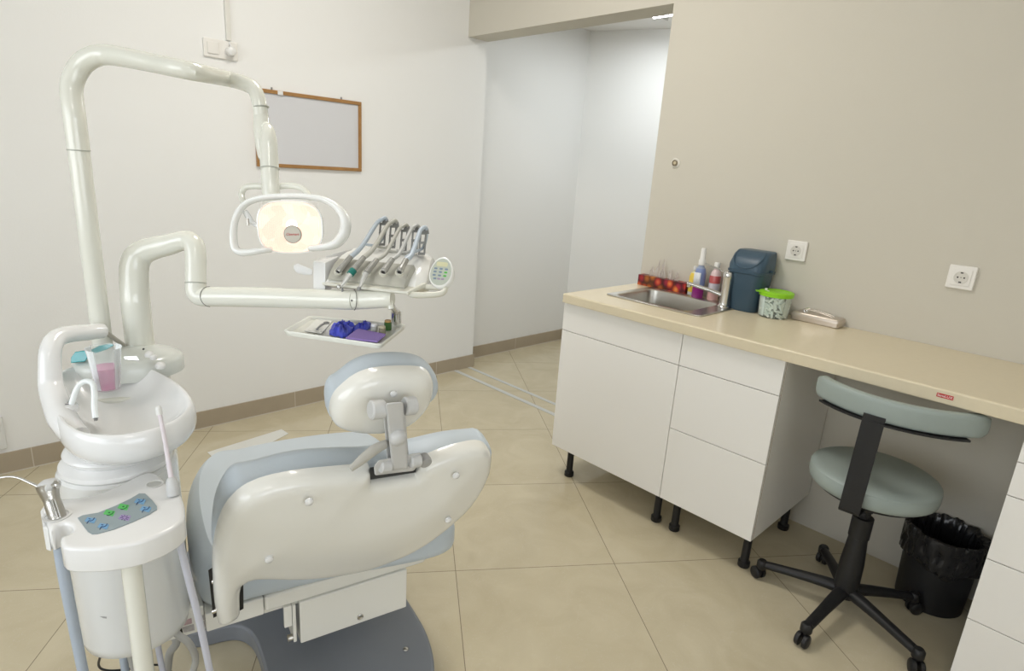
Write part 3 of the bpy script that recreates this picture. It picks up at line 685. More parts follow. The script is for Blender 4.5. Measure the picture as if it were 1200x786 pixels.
# --- mechanism cover
bm = nb(); cbox(bm, -.1205, .166, .0005, .33, .222, .3455)
cov = mk('mechanism_cover', bm, SHELL, chair, smooth=False, bev=.003)
p = CH(.034, .0003, .243)
bm = nb(); lathe(bm, p, [(.0085, 0), (.0085, .002), (.007, .0028), (.0015, .0015)], -E2, seg=20); mk('screw', bm, STEEL, cov)
bm = nb(); cbox(bm, -.138, -.130, -.002, .06, .235, .345); cbox(bm, -.158, -.139, .0, .012, .285, .345); mk('hinge_bracket', bm, SHELL, chair, smooth=False, bev=.002)
bm = nb(); cyl(bm, CH(-.150, .008, .245), CH(-.1385, .008, .245), .009, seg=18); mk('pivot_bolt', bm, STEEL, chair)
bm = nb(); hull(bm, [CH(l, f, z) for l, f, z in ((-.10, .30, .058), (.14, .30, .058), (-.10, .50, .058), (.14, .50, .058), (-.09, .27, .224), (.14, .27, .224), (-.09, .47, .224), (.14, .47, .224), (-.09, .33, .345), (.14, .33, .345), (-.09, .47, .345), (.14, .47, .345))]); mk('lift_column', bm, BASEG, chair, smooth=False, bev=.01)
bm = nb(); cbox(bm, -.215, -.165, .10, .22, .262, .345); mk('lift_arm', bm, BASEG, chair, smooth=False, bev=.008)
# --- base plate
bo = [(-.19, -.22), (-.10, -.24), (.12, -.20), (.19, -.13), (.228, -.07), (.255, .03), (.262, .14), (.25, .75), (.20, .82), (-.30, .82), (-.36, .76), (-.37, .39), (-.34, .36), (-.25, .352), (-.215, .325), (-.193, .27), (-.19, .15)]
bo = smooth2([(a, b) for a, b in bo], 2)
bo = [(a, max(b, -.235)) for a, b in bo]
bm = nb(); prism(bm, [CH(a, b, .0005) for a, b in bo], EZ*.058); bp_ = mk('floor_plate', bm, BASEG, chair, bev=.008)
bm = nb(); dome(bm, CH(.175, .02, .0588), EZ, .008, .004, 16); mk('floor_bolt', bm, STEEL, bp_)
# --- cross beam to the unit
bm = nb(); cbox(bm, -.50, -.3285, .028, .13, .330, .398); mk('cross_beam', bm, SHELL, chair, smooth=False, bev=.003)
# stickers on it
STK = mat('sticker_grey', (.42, .40, .40), .5, vary=.35, vscale=260); STP = mat('sticker_pink', (.50, .36, .37), .5, vary=.35, vscale=260)
fp = CH(0, .0275, 0)
def onbeam(x, y): return onplane(x, y, CH(0, .0276, 0), E2)
def sticker(q, m, nm='sticker'):
    bm = nb(); prism(bm, [onbeam(*p) for p in q], -E2*.0006); mk(nm, bm, m, chair, smooth=False)
sticker([(206, 729.5), (224.5, 724), (225, 730), (207, 735)], STP); sticker([(232, 722), (246, 718), (247, 723.5), (233, 728)], STK)
sticker([(214, 735), (227, 731), (228, 738), (215.5, 741)], STK); sticker([(233, 729), (247.5, 724.5), (248.5, 732), (234.5, 736)], STK); sticker([(207.5, 736), (213, 735), (214.5, 741.5), (210, 742)], BLACK)
# --- back shell
shell_px = [(256, 729), (251, 705), (249, 655), (254, 622), (264, 596), (284, 575), (312, 563), (350, 555.5), (395, 551), (433, 547.5), (434, 560.5), (484, 553), (490, 543), (507, 534), (533, 525), (556, 519.5), (568, 521), (575, 529), (573, 548), (563, 570), (548, 591), (526, 611), (500, 631), (474, 645.5), (448, 656), (421, 665), (385, 671), (347, 674), (312, 673), (293, 673), (283.5, 679), (280.5, 692), (281, 716)]
def rnd(pts, keep):  # one smoothing pass except sharp corners
    out = []; n = len(pts)
    for i in range(n):
        if i in keep: out.append(V(pts[i])); continue
        a = V(pts[i-1]); b = V(pts[i]); c = V(pts[(i+1) % n]); out += [b*.75+a*.25, b*.8+(a+c)*.1, b*.75+c*.25]
    return out
sh = rnd([B2(*q) for q in shell_px], {0, 9, 10, 11, 32})
bm = nb(); slab(bm, sh, BO, E1, UP, NB, .014, .026, 0, bulge=.016, bw=.09, grid=.014, step=.007); 
shell = mk('back_shell', bm, SHELL, chair)
def surf(x, y, h=.044): return onplane(x, y, BO+NB*h, NB)
for q in ((362, 586.5), (315, 654), (534, 556), (525, 608)):
    bm = nb(); lathe(bm, surf(*q, .037), [(.0085, 0), (.0085, .0055), (.0065, .0075), (.001, .0085)], NB, seg=20); mk('screw_cap', bm, WHITE, shell)
# --- back cushion
cu_px = [(250, 655), (250, 615), (256, 588), (272, 562), (298, 543), (340, 531), (385, 527), (430, 526.5), (478, 518), (521, 507.5), (552, 504.5), (566, 508), (572, 520), (568, 545), (552, 574), (522, 604), (474, 634), (421, 652), (345, 658), (300, 656), (266, 654)]
OFF = .05
cu = smooth2([B2(*q, OFF+(.035 if q[1] < 552 and q[0] < 566 else (.02 if q[1] < 535 else .0))) for q in cu_px], 2)
bm = nb(); slab(bm, cu, BO-NB*OFF, E1, UP, NB, .03, .034, .035, bulge=0, grid=.02, step=.01); mk('back_cushion', bm, CUSH, chair)
# --- black brackets each side of the neck
def hp(pix, o0, o1): return [BP(x, y, o) for x, y in pix for o in (o0, o1)]
bm = nb(); hull(bm, hp([(244, 668), (250, 664), (254, 722), (250, 724)], .012, .03)); mk('hinge_plate', bm, BLACK, chair, smooth=False)
bm = nb(); hull(bm, hp([(279, 676), (285, 672), (285.5, 713), (280, 716)], .012, .03)); mk('hinge_plate', bm, BLACK, chair, smooth=False)
for q in ((251.5, 680), (251.5, 715), (279, 682)):
    bm = nb(); p = BP(q[0], q[1], .014); cyl(bm, p-E1*.006, p+E1*.004, .006, seg=14); mk('hinge_bolt', bm, CHROME, chair)
# --- headrest
HO = .045
hs_px = [(388, 492), (387, 478), (392, 464), (402, 454), (414, 444), (428, 437), (445, 433.5), (470, 432), (492, 432.5), (503, 436), (507, 446), (505, 462), (499, 474), (491, 484), (480, 493), (465, 500), (446, 504), (428, 504.5), (410, 502.5), (397, 499)]
hs = smooth2([B2(*q, HO) for q in hs_px], 2)
head = mk('headrest_shell', slab(nb(), hs, BO-NB*HO, E1, UP, NB, .012, .026, 0, bulge=.012, bw=.06, grid=.012, step=.006), SHELL, chair)
hc_px = [(385, 488), (381.5, 470), (385, 452), (394, 438), (408, 426), (424, 418), (442, 414), (465, 413), (484, 414.5), (499, 421), (507, 433), (507, 448), (501, 466), (486, 480), (465, 489), (430, 492), (402, 490)]
hc = smooth2([B2(*q, HO+(.066 if q[1] < 450 else .045)) for q in hc_px], 2)
mk('headrest_cushion', slab(nb(), hc, BO-NB*(HO+.04), E1, UP, NB, .02, .027, .03, grid=.014, step=.008), CUSH, chair)
bm = nb(); lathe(bm, onplane(461, 460.5, BO-NB*(HO-.034), NB), [(.0068, 0), (.0068, .005), (.001, .0072)], NB, seg=18); mk('screw_cap', bm, WHITE, head)
# --- headrest stalk (grey castings)
def PX(x, y, o): return onplane(x, y, BO-NB*o, NB)
st = bpy.data.objects.new('headrest_bracket', None); link(st, PX(465, 512, 0), chair)
bm = nb(); hull(bm, [PX(*q, o) for q in ((451.5, 472), (472.5, 470.5), (479, 549), (459.5, 551.5)) for o in (-.042, -.015)]); mk('front_plate', bm, GREYM, st, smooth=False, bev=.005)
bm = nb(); hull(bm, [PX(*q, o) for q in ((448, 474), (474, 472), (480, 549), (455, 551)) for o in (-.012, .018)]); mk('rear_plate', bm, GREYM, st, smooth=False, bev=.003)
def hcyl(x0, x1, y0, y1, r, o, m=GREYM, nm='hinge_barrel'):
    bm = nb(); a = PX(x0, y0, o); b = PX(x1, y1, o); d = (b-a).normalized()
    L_ = (b-a).length; lathe(bm, a, [(r-.003, 0), (r, .003), (r, L_-.003), (r-.003, L_)], d, seg=28); mk(nm, bm, m, st)
hcyl(433.5, 450.5, 480.5, 479, .019, -.02); hcyl(473.5, 487, 476, 474.5, .019, -.02)
hcyl(445, 458, 546.5, 545.5, .0135, -.035); hcyl(480, 492.5, 540.5, 538.5, .0150, -.035)
bm = nb(); hull(bm, [PX(*q, o) for q in ((438, 546), (443, 539), (493, 530), (490, 545), (485, 551.5), (439, 557)) for o in (-.036, .012)]); mk('bracket_foot', bm, GREYM, st, smooth=False, bev=.004)
bm = nb(); hull(bm, [PX(*q, o) for q in ((433.5, 547.5), (433.5, 562), (487, 553.5), (490, 541)) for o in (-.012, .01)]); mk('slot_liner', bm, DARK, st, smooth=False)
bm = nb(); lathe(bm, PX(466, 511.5, -.043), [(.0165, -.004), (.0172, 0), (.0172, .007), (.015, .0115), (.010, .0145), (.001, .016)], NB, seg=32); mk('lock_knob', bm, GREYM, st)
bm = nb(); a = PX(452, 520, -.015); b = PX(411, 549.5, -.05); tube(bm, [a, a.lerp(b, .35)+EZ*.005, a.lerp(b, .7)+EZ*.003, b], [.010, .0125, .011, .006], 16, 5, up=E2, flat=.55); mk('lock_lever', bm, mat('lever_grey', (.50, .485, .44), .35, vary=.04), st)
bm = nb(); lathe(bm, PX(500, 543.5, -.045), [(.004, 0), (.013, .002), (.014, .008), (.012, .022), (.006, .028), (.001, .029)], -NB, seg=24); mk('side_knob', bm, mat('knob_grey', (.36, .36, .355), .4, vary=.04), st)
# =================== CUSPIDOR UNIT ===================
UC = (-.457, .012)                       # column axis in the chair frame
unit = thing('cuspidor_unit', 'white spittoon unit with round column beside the dental chair', 'spittoon unit', CH(UC[0], UC[1], .4))
def uc(z): return CH(UC[0], UC[1], z)
bm = nb(); lathe(bm, uc(.399), [(.060, 0), (.085, .003), (.098, .014), (.1025, .035), (.1025, .40), (.098, .405)], seg=64); col_ = mk('column', bm, mat('column_white', (.76, .77, .76), .2, coat=.5, vary=.01), unit)
bm = nb(); a = math.radians(0); q = onplane(123, 725, uc(.5)-(uc(.5)-CAM).normalized()*.1, (uc(.5)-CAM).normalized())
bm = nb(); lathe(bm, uc(.804), [(.096, 0), (.099, .004), (.097, .012), (.088, .018), (.081, .022), (.086, .028), (.089, .034), (.086, .040), (.078, .044), (.070, .046)], seg=56); mk('neck_ring', bm, WHITE, unit)
# tall pedestal box behind the bowl carrying the two posts
bm = nb(); prism(bm, [CH(a, b, .398) for a, b in smooth2([(-.53, .115), (-.345, .115), (-.345, .40), (-.53, .40)], 3)], EZ*.50); mk('pedestal', bm, ENAM, unit, bev=.004)
# bowl
RIMN = (-E2*.10+EZ).normalized(); RO = CH(0, 0, .93)
def RM(x, y, dz=0): return onplane(x, y, RO+EZ*dz, RIMN)
rim_px = [(59, 462), (64, 484), (75, 499), (96, 509), (127, 512), (160, 509), (190, 501), (214, 490), (227, 475), (222, 460), (205, 445), (176, 430), (141, 423), (104, 425), (76, 431), (61, 443)]
rim = catmull([RM(*q) for q in rim_px], 6, True)
cen = sum(rim, V((0, 0, 0)))/len(rim)
drain = RM(128, 482)
def rg(s, dz, c=None, k=0): 
    c = c or cen; return [c+(p-c)*s+EZ*dz for p in rim]
bm = nb()
base_c = uc(.93)
def mixc(t): return cen.lerp(V((base_c.x, base_c.y, cen.z)), t)
rings = [rg(.34, -.084, mixc(.8)), rg(.55, -.082, mixc(.55)), rg(.80, -.076, mixc(.22)), rg(.97, -.058), rg(1.035, -.036), rg(1.015, -.012), rg(.985, -.002), rg(.955, .001), rg(.915, -.002), rg(.875, -.009)]+[rg(s_, -.070+.060*((s_/.87)**2.2), cen.lerp(drain, (1-s_/.875))) for s_ in (.80, .70, .58, .45, .32, .2, .1, .03)]
loft(bm, rings, True, True); bowl = mk('bowl', bm, WHITE, unit, sub=1)
# water swirl hub on the bowl edge with the bent glass rinse pipe
p0 = RM(80, 476)
bm = nb(); lathe(bm, p0-EZ*.012, [(.016, 0), (.0175, .010), (.014, .016), (.006, .018), (.001, .018)], EZ, seg=24); mk('pipe_hub', bm, WHITE, bowl)
bm = nb(); lathe(bm, p0+EZ*.0063, [(.006, 0), (.006, .0006), (.0047, .0006), (.0047, 0)], EZ, seg=20, cap0=False, cap1=False); mk('hub_ring', bm, DARK, bowl)
dR = (p0-CAM).dot(CF)
bm = nb(); tube(bm, [at(83, 476, dR), at(88, 460, dR), at(94, 450, dR), at(101, 446.5, dR), at(108, 449, dR), at(110.5, 460, dR), at(110.5, 476, dR-.005), at(112, 490, dR-.01)], .0052, 14, 6); pipe = mk('rinse_pipe', bm, mat('opal_glass', (.80, .84, .84), .12, coat=.5), bowl)
a = at(112, 490, dR-.01); bm = nb(); cyl(bm, a, a+V((.0002, 0, -.004)), .0034, seg=12); mk('pipe_mouth', bm, HOLD, pipe)
# loop handle rising at the outer side of the bowl
hd = (RM(60, 462)-CAM).dot(CF)
bm = nb(); tube(bm, [RM(88, 492)-EZ*.034, RM(72, 480)-EZ*.018, at(61, 457, hd), at(58.5, 435, hd+.005), at(59, 412, hd+.01), at(65, 398, hd+.03), at(80, 391.5, hd+.06), at(101, 389.5, hd+.10), at(119, 387.5, hd+.14)], [.022, .024, .0215, .0195, .0185, .0180, .0175, .017, .0165], 20, 6); mk('loop_handle', bm, WHITE, bowl)
bm = nb(); a = at(119, 386, hd+.14); b = at(146, 405, hd+.20); cyl(bm, a, b, .0055, .0045, 14); mk('support_rod', bm, STEEL, bowl)
# sculpted lid with teal windows on top of the pedestal
LO = RM(150, 415, .0); dl = 1.36
lidc = at(152, 420, dl)
bm = nb(); rings = []
for s, dz in ((1, -.03), (1.0, -.004), (.95, .006), (.8, .014), (.55, .020), (.25, .023), (.02, .024)):
    rings.append([lidc+(E1*(math.cos(t)*.108)+E2*(math.sin(t)*.085))*s+EZ*(dz) for t in [2*PI*k/40 for k in range(40)]])
loft(bm, rings); lidp = mk('pedestal_lid', bm, mat('lid_grey', (.62, .64, .60), .25, coat=.4, bump=.15, bscale=60, vary=.05), unit)
TEAL = mat('teal_plastic', (.02, .30, .32), .18, coat=.6, vary=.15, vscale=30)
bm = nb(); q = [(83, 419), (88, 412), (101, 410), (104, 417), (100, 423.5), (83, 425.5)]; hull(bm, [at(x, y, 1.27+o) for x, y in q for o in (0, .02)]); mk('teal_window', bm, TEAL, lidp, smooth=False, bev=.002)
bm = nb(); q = [(102, 412), (116, 405), (130, 402), (134, 404.5), (126, 409), (112, 414)]; hull(bm, [at(x, y, 1.25+o) for x, y in q for o in (0, .018)]); mk('teal_window', bm, TEAL, lidp, smooth=False, bev=.002)
for q, r_ in (((175, 415), .009), ((180, 418), .007), ((188, 428), .010)):
    bm = nb(); dome(bm, at(q[0], q[1], dl-.075), (CU*.8-CF*.4+CR*.2), r_, r_*.7, 16, .004); mk('lid_knob', bm, LIGHTM, lidp)
bm = nb(); dome(bm, at(168, 408.5, dl-.05), (CU*.8-CF*.4), .0022, .001, 10); mk('lid_screw', bm, DARK, lidp)
bm = nb(); prism(bm, [at(x, y, dl-.085) for x, y in ((145, 419), (160, 418.5), (163, 423), (147, 422))], EZ*.002); 
mk('lid_plate', bm, CHROME, lidp, smooth=False)
# dark lift joint between column and chair
bm = nb(); cyl(bm, CH(-.372, .17, .398), CH(-.372, .17, .62), .022, seg=20); mk('side_post', bm, mat('bracket_grey', (.30, .29, .27), .5, vary=.1), unit)
# little mark low on the column
nrm_ = (CAM-uc(.47)); nrm_.z = 0; nrm_.normalize()
def oncol(x, y):
    lo_, hi_ = .8, 1.6
    d = ray(x, y); c = uc(0); best = None
    A_ = d.x**2+d.y**2; ox_ = CAM.x-c.x; oy_ = CAM.y-c.y; B_ = 2*(ox_*d.x+oy_*d.y); C_ = ox_**2+oy_**2-.1029**2
    t_ = (-B_-math.sqrt(max(0, B_*B_-4*A_*C_)))/(2*A_); return CAM+d*t_
bm = nb(); pts = [oncol(x, y) for x, y in ((117, 722), (121, 724), (125, 724.5), (125, 722.5), (121, 722))]; prism(bm, pts, nrm_*.0004); mk('badge', bm, mat('badge_grey', (.35, .35, .34), .4), col_, smooth=False)
mk('drain_cap', lathe(nb(), at(121, 752, 1.235)-EZ*.0, [(.010, 0), (.014, .004), (.014, .018), (.008, .02)], seg=20), mat('yellow_cap', (.75, .60, .05), .4, vary=.05), unit)

# plastic cup with pink rinse on the bowl edge
cb = RM(128, 453); cb = cb+EZ*.001
dc = (cb-CAM).dot(CF)
cbm = V(at(127, 455.5, dc-.03)); cax = (at(124, 404, dc-.03)-cbm); chh = cax.length
cup = thing('plastic_cup', 'clear plastic cup half full of pink mouth rinse on the spittoon bowl', 'cup', cbm)
bm = nb(); lathe(bm, cbm, [(.001, 0), (.0195, 0), (.021, .002), (.0285, .075), (.030, .084), (.0308, .0845), (.0308, .0865), (.0297, .0865), (.028, .075), (.0205, .003), (.001, .0022)], EZ, seg=40, cap0=False, cap1=False); mk('cup', bm, clear('cup_plastic', (.95, .97, .97), .06, .07), cup)
bm = nb(); lathe(bm, cbm, [(.001, .0026), (.0199, .0032), (.0245, .047), (.001, .047)], EZ, seg=40, cap0=False, cap1=False); mk('liquid', bm, clear('pink_rinse', (.86, .38, .60), .08, .38), cup)

# =================== OPERATING LIGHT ===================
d1 = 1.36
pb = at(120, 400, d1); post = V((pb.x, pb.y, 0))
def vert(p, z): return V((p.x, p.y, z))
def pyz(p, y): # height of the vertical through p that shows at image row y
    lo_, hi_ = -1, 3
    for _ in range(50):
        m_ = (lo_+hi_)/2; q = V((p.x, p.y, m_))-CAM; yy_ = 393-FPX*q.dot(CU)/q.dot(CF)
        if yy_ > y: lo_ = m_
        else: hi_ = m_
    return lo_
olight = thing('operating_light', 'cream dental operating light glowing on a tall swan neck arm', 'lamp', vert(pb, .9))
zb1 = lidc.z-.02; zj = pyz(pb, 176)
bm = nb(); tube(bm, [vert(pb, zb1), vert(pb, (zb1+zj)/2), vert(pb, zj)], .0200, 24, 0); mk('post', bm, ENAM, olight)
zt_ = pyz(pb, 135)
dv = (vert(pb, zt_)-CAM).dot(CF)
bm = nb(); tube(bm, [vert(pb, zj), vert(pb, zj+.03), vert(pb, (zj+zt_)/2), vert(pb, zt_), at(83.7, 106, dv-.002), at(87.5, 89, dv-.003), at(97, 74.5, dv-.004), at(111, 66, dv-.007), at(127, 64.3, dv-.012), at(150, 68, dv-.025), at(180, 74, dv-.04), at(225, 83.5, dv-.06), at(265, 92, d1-.07), at(284, 97, d1-.08), at(297, 104, d1-.086), at(303, 117, d1-.088), at(306, 136, d1-.085)], [.0205]*8+[.0200, .0195, .0185, .018, .017, .016, .0155, .015, .015, .015], 24, 6); mk('arm', bm, ENAM, olight)
RINGM = mat('joint_ring', (.40, .41, .36), .4)
def ringat(parent, c, ax, r, w=.0025, m=None, nm='joint_ring'):
    bm = nb(); lathe(bm, V(c)-V(ax).normalized()*w/2, [(r, 0), (r+.0006, .0004), (r+.0006, w-.0004), (r, w)], ax, seg=28); mk(nm, bm, m or RINGM, parent)
ringat(olight, vert(pb, zj), EZ, .0206)
ja = at(306, 125.5, d1-.088); ringat(olight, ja, at(306, 136, d1-.085)-at(303, 117, d1-.09), .0155)
jd = d1-.085
bm = nb(); tube(bm, [at(306, 136, jd), at(307, 150, jd), at(308.5, 168, jd), at(310, 186, jd-.002)], [.0148, .0175, .0165, .012], 22, 5); mk('elbow', bm, ENAM, olight)
bm = nb(); p = at(301, 147, jd-.012); lathe(bm, p, [(.0018, -.004), (.0018, .004)], -CR, seg=8); mk('elbow_screw', bm, DARK, olight, smooth=False)
bm = nb(); tube(bm, [at(312, 146, jd+.0), at(314, 152, jd-.012), at(314.5, 164, jd-.018), at(315.5, 186, jd-.018), at(316, 199, jd-.018)], [.006, .013, .0178, .0185, .0185], 24, 6); mk('knuckle', bm, ENAM, olight)
bm = nb(); dome(bm, at(311, 147, jd-.012), CU*.6-CF, .0105, .006, 20); mk('knuckle_cap', bm, ENAM, olight)
ringat(olight, at(316, 197.5, jd-.018), CU*.99+CR*-.03, .0188)
ld = jd-.018
bm = nb(); tube(bm, [at(316, 199, ld), at(317, 215, ld), at(318, 232, ld), at(319, 250, ld+.01)], .0178, 22, 4); mk('stem', bm, ENAM, olight)
# lamp head
hd_ = ld-.045
HP = lambda x, y, o=0: at(x, y, hd_+o)
fr_px = [(318, 292.5, .012), (306, 293.5, .0), (293, 295.5, 0), (282.5, 295.5, 0), (275.4, 290.5, 0), (273.5, 277, 0), (275, 260, 0), (281.5, 245.5, 0), (292, 236.5, 0), (311, 231.3, 0), (344, 229.6, 0), (364, 230.8, 0), (381, 234.5, .0), (396.5, 244.5, .0), (404.7, 259, 0), (403, 274, 0), (394, 285, 0), (382, 289, 0), (364, 291, .012)]
bm = nb(); tube(bm, [HP(*q) for q in fr_px], [.005, .006, .0068, .0075, .0072, .0066, .006, .0058, .0057, .0056, .0056, .0058, .0065, .008, .0100, .0105, .0092, .0070, .0060], 18, 6, up=CF, flat=1.7); frame = mk('head_frame', bm, mat('lamp_frame', (.84, .85, .83), .2, coat=.5), olight)
bm = nb(); tube(bm, [HP(286, 240, .03), HP(283, 228, .05), HP(287, 220, .055), HP(297, 218, .055), HP(318, 218.5, .055), HP(340, 217.5, .055), HP(352, 220, .055), HP(360, 226, .045), HP(364, 232, .03)], .0062, 14, 6); mk('rear_handle', bm, ENAM, frame)
# housing behind the reflector
LC = HP(339.5, 266, .0); LN = (-CF*.97-CU*.18).normalized(); LX = CR.copy(); LX = (LX-LN*LX.dot(LN)).normalized(); LY = LN.cross(LX).normalized()
if LY.dot(CU) < 0: LY = -LY
K = hd_/FPX
def sup(w, h, e=3.2, n=48): return [(math.copysign(abs(math.cos(t))**(2/e), math.cos(t))*w, math.copysign(abs(math.sin(t))**(2/e), math.sin(t))*h) for t in [2*PI*k/n for k in range(n)]]
def SR(w, h, dz, e=3.0, dx=0, dy=0): return [LC+LX*(a*K+dx*K)+LY*(b*K+dy*K)+LN*dz for a, b in sup(w, h, e)]
bm = nb(); loft(bm, [SR(12, 10, -.060), SR(26, 20, -.052), SR(35, 27, -.030), SR(38, 30.5, -.008), SR(38.5, 31, .0), SR(37, 29.5, .001), SR(36.5, 29, -.002)], True, False); mk('head_housing', bm, mat('lamp_frame', (.84, .85, .83), .2), frame)
# reflector: real glowing dish behind the ribbed cover
bm = nb(); loft(bm, [SR(36.5, 29, -.002), SR(33, 26, -.016), SR(26, 20, -.028), SR(16, 12, -.034), SR(5, 4, -.036)], False, True)
REFL = bpy.data.materials.new('lit_reflector'); REFL.use_nodes = True; nt = REFL.node_tree; b = nt.nodes['Principled BSDF']
b.inputs['Base Color'].default_value = (.45, .34, .27, 1); b.inputs['Roughness'].default_value = .5
tc = nt.nodes.new('ShaderNodeTexCoord'); vo = nt.nodes.new('ShaderNodeTexVoronoi'); vo.inputs['Scale'].default_value = 45; nt.links.new(tc.outputs['Object'], vo.inputs['Vector'])
mr = nt.nodes.new('ShaderNodeMapRange'); mr.inputs[1].default_value = 0; mr.inputs[2].default_value = 1; mr.inputs[3].default_value = 1.15; mr.inputs[4].default_value = .8
sp_ = nt.nodes.new('ShaderNodeSeparateColor'); nt.links.new(vo.outputs['Color'], sp_.inputs[0]); nt.links.new(sp_.outputs[0], mr.inputs[0])
b.inputs['Emission Color'].default_value = (1, .78, .66, 1); nt.links.new(mr.outputs[0], b.inputs['Emission Strength'])
mk('reflector', bm, REFL, frame)
bm = nb(); bmesh.ops.create_uvsphere(bm, u_segments=20, v_segments=12, radius=.011, matrix=Matrix.Translation(LC+LN*-.012+LY*.004)); mk('bulb', bm, mat('bulb_glow', (1, 1, 1), .5, emit=(1, .93, .84), es=1.6), frame)
# ribbed clear cover
CV = clear('ribbed_cover', (1, .95, .9), .25, .06)
bm = nb(); n_ = 36; vs = []
for j in range(13):
    row = []
    for i in range(n_*2+1):
        x = -34+68*i/(n_*2); yv = -28+56*j/12; rib = .0012*(i % 2)
        row.append(bm.verts.new(LC+LX*x*K+LY*yv*K+LN*(.012-.010*(x/34)**2-.004*(yv/28)**2+rib)))
    vs.append(row)
for a, b_ in zip(vs[:-1], vs[1:]):
    for i in range(n_*2): bm.faces.new((a[i], a[i+1], b_[i+1], b_[i]))
cov = mk('lamp_cover', bm, CV, frame)
bp = HP(343, 274.5, -.022)
bm = nb(); lathe(bm, bp, [(.0165, -.006), (.0168, 0), (.0160, .0015), (.001, .002)], LN, seg=36); bd = mk('badge', bm, mat('badge_beige', (.52, .49, .42), .45), frame)
bm = nb(); lathe(bm, bp, [(.0170, -.002), (.0176, .0012), (.0164, .0022), (.0160, .0012)], LN, seg=36, cap0=False, cap1=False); mk('badge_rim', bm, mat('badge_rim', (.38, .36, .31), .4), frame)
text('Clesmart', .0068, bp+LN*.0021, LX, LY, RED, 'badge_lettering', frame, .00015, .3)
bm = nb(); tube(bm, [HP(287, 247, .01), HP(291, 254, .015), HP(296, 261, .015), HP(303, 265, .01)], [.005, .006, .005, .004], 12, 4); mk('side_bracket', bm, WHITE, frame)
bm = nb(); a = HP(290, 256, .0); cyl(bm, a, a-EZ*.014, .0032, seg=12); mk('bracket_screw', bm, STEEL, frame)

# =================== ASSISTANT CONSOLE ===================
zt0 = .815
def TZ(x, y, z=zt0): return onz(x, y, z)
tray_px = [(50, 590), (60, 584), (90, 583), (118, 577), (143, 566), (162, 556), (172, 552.5), (182, 553), (190, 558), (194, 566), (203, 573), (212, 578), (216, 590), (217, 606), (205, 617), (185, 627), (160, 636), (125, 642), (98, 643), (76, 642), (70, 636), (71, 628), (79, 626), (85, 622), (85, 615), (76, 612), (67, 614), (60, 620), (55, 616), (52, 604)]
tp_ = [TZ(*q) for q in tray_px]
cons = thing('assistant_console', 'white assistant console with grey keypad on a slim post before the spittoon column', 'console', CH(-.45, -.2, 0))
o0 = TZ(135, 605); t2 = [V(((p-o0).x, (p-o0).y)) for p in tp_]
t2 = rnd(t2, set())
bm = nb(); slab(bm, t2, V((o0.x, o0.y, zt0-.006)), V((1, 0, 0)), V((0, 1, 0)), EZ, .034, .006, .004, grid=.02, step=.006); ctop = mk('console_top', bm, WHITE, cons)
# well, holder rings
def onTop(x, y, h=.0003): return onz(x, y, zt0+h)
bm = nb(); lathe(bm, onTop(181, 567), [(.0145, 0), (.0150, .0008), (.0125, .0008), (.012, 0)], EZ, seg=28, cap0=False, cap1=False); mk('holder_rim', bm, LIGHTM, ctop)
bm = nb(); lathe(bm, onTop(181, 567), [(.012, 0), (.001, .0001)], EZ, seg=28); mk('holder_well', bm, mat('well_shade', (.52, .52, .49), .5), ctop)
bm = nb(); lathe(bm, onTop(67, 604), [(.020, 0), (.0205, .0012), (.0165, .0012), (.016, 0)], EZ, seg=28, cap0=False, cap1=False); mk('holder_rim', bm, LIGHTM, ctop)
# front finger left of the open holder
bm = nb(); hull(bm, [onz(x, y, z) for x, y in ((47, 598), (52, 590), (58, 606), (56, 619), (50, 617)) for z in (zt0-.004,)]+[onz(x, y, zt0)-EZ*.045 for x, y in ((47, 598), (52, 590), (58, 606), (56, 619), (50, 617))]); mk('holder_finger', bm, WHITE, ctop, smooth=False, bev=.003)
# keypad
kp_px = [(91, 607), (97, 604), (115, 601), (135, 593), (152, 585), (163, 578.5), (170, 578.5), (178, 586), (184, 593.5), (184, 597), (175, 603), (155, 612), (135, 620), (115, 625.5), (108, 626), (103, 623)]
bm = nb(); prism(bm, [onTop(*q) for q in kp_px], EZ*.0009); kp = mk('keypad', bm, mat('keypad_grey', (.28, .34, .36), .35, vary=.03), ctop, smooth=False)
KB, KG, KP, KD = mat('key_blue', (.17, .36, .58), .4), mat('key_green', (.10, .50, .12), .4), mat('key_purple', (.36, .28, .50), .4), mat('key_ink', (.015, .05, .16), .4)
def kq(x, y, h=.0013): return onz(x, y, zt0+h)
def patch(x, y, w, h, m, nm='key'):
    bm = nb(); pts = [kq(x-w, y+h*.3), kq(x-w*.5, y-h), kq(x+w, y-h*.5), kq(x+w*.6, y+h)]; prism(bm, pts, EZ*.0004); return mk(nm, bm, m, kp, smooth=False)
for x, y in ((106, 609.5), (121, 616.5), (164, 587.5), (170.5, 596.5)):
    k_ = patch(x, y, 7, 3.6, KB)
    bm = nb(); tube(bm, [kq(x-4, y+3.5, .0019), kq(x-2, y+.5, .0019), kq(x+.5, y+.6, .0019), kq(x+3, y-.6, .0019), kq(x+4.5, y-3, .0019)], .0007, 6, 4); tube(bm, [kq(x-2, y-2, .0019), kq(x, y-1.4, .0019)], .0007, 6, 0); mk('key_symbol', bm, KD, k_)
for x, y in ((128, 601), (144.5, 594)):
    k_ = patch(x, y, 7, 4, KG)
    bm = nb(); tube(bm, [kq(x-3, y+2, .0019), kq(x-1, y+2.6, .0019), kq(x+3.5, y+.6, .0019), kq(x+4.5, y-2, .0019)], .0006, 6, 4); lathe(bm, kq(x, y-.5, .0017), [(.0017, 0), (.0014, .0005)], EZ, seg=12); mk('key_symbol', bm, mat('key_ink_green', (.01, .09, .03), .4), k_)
x, y = 146, 606.5; k_ = patch(x, y, 7.5, 3.8, KP)
bm = nb()
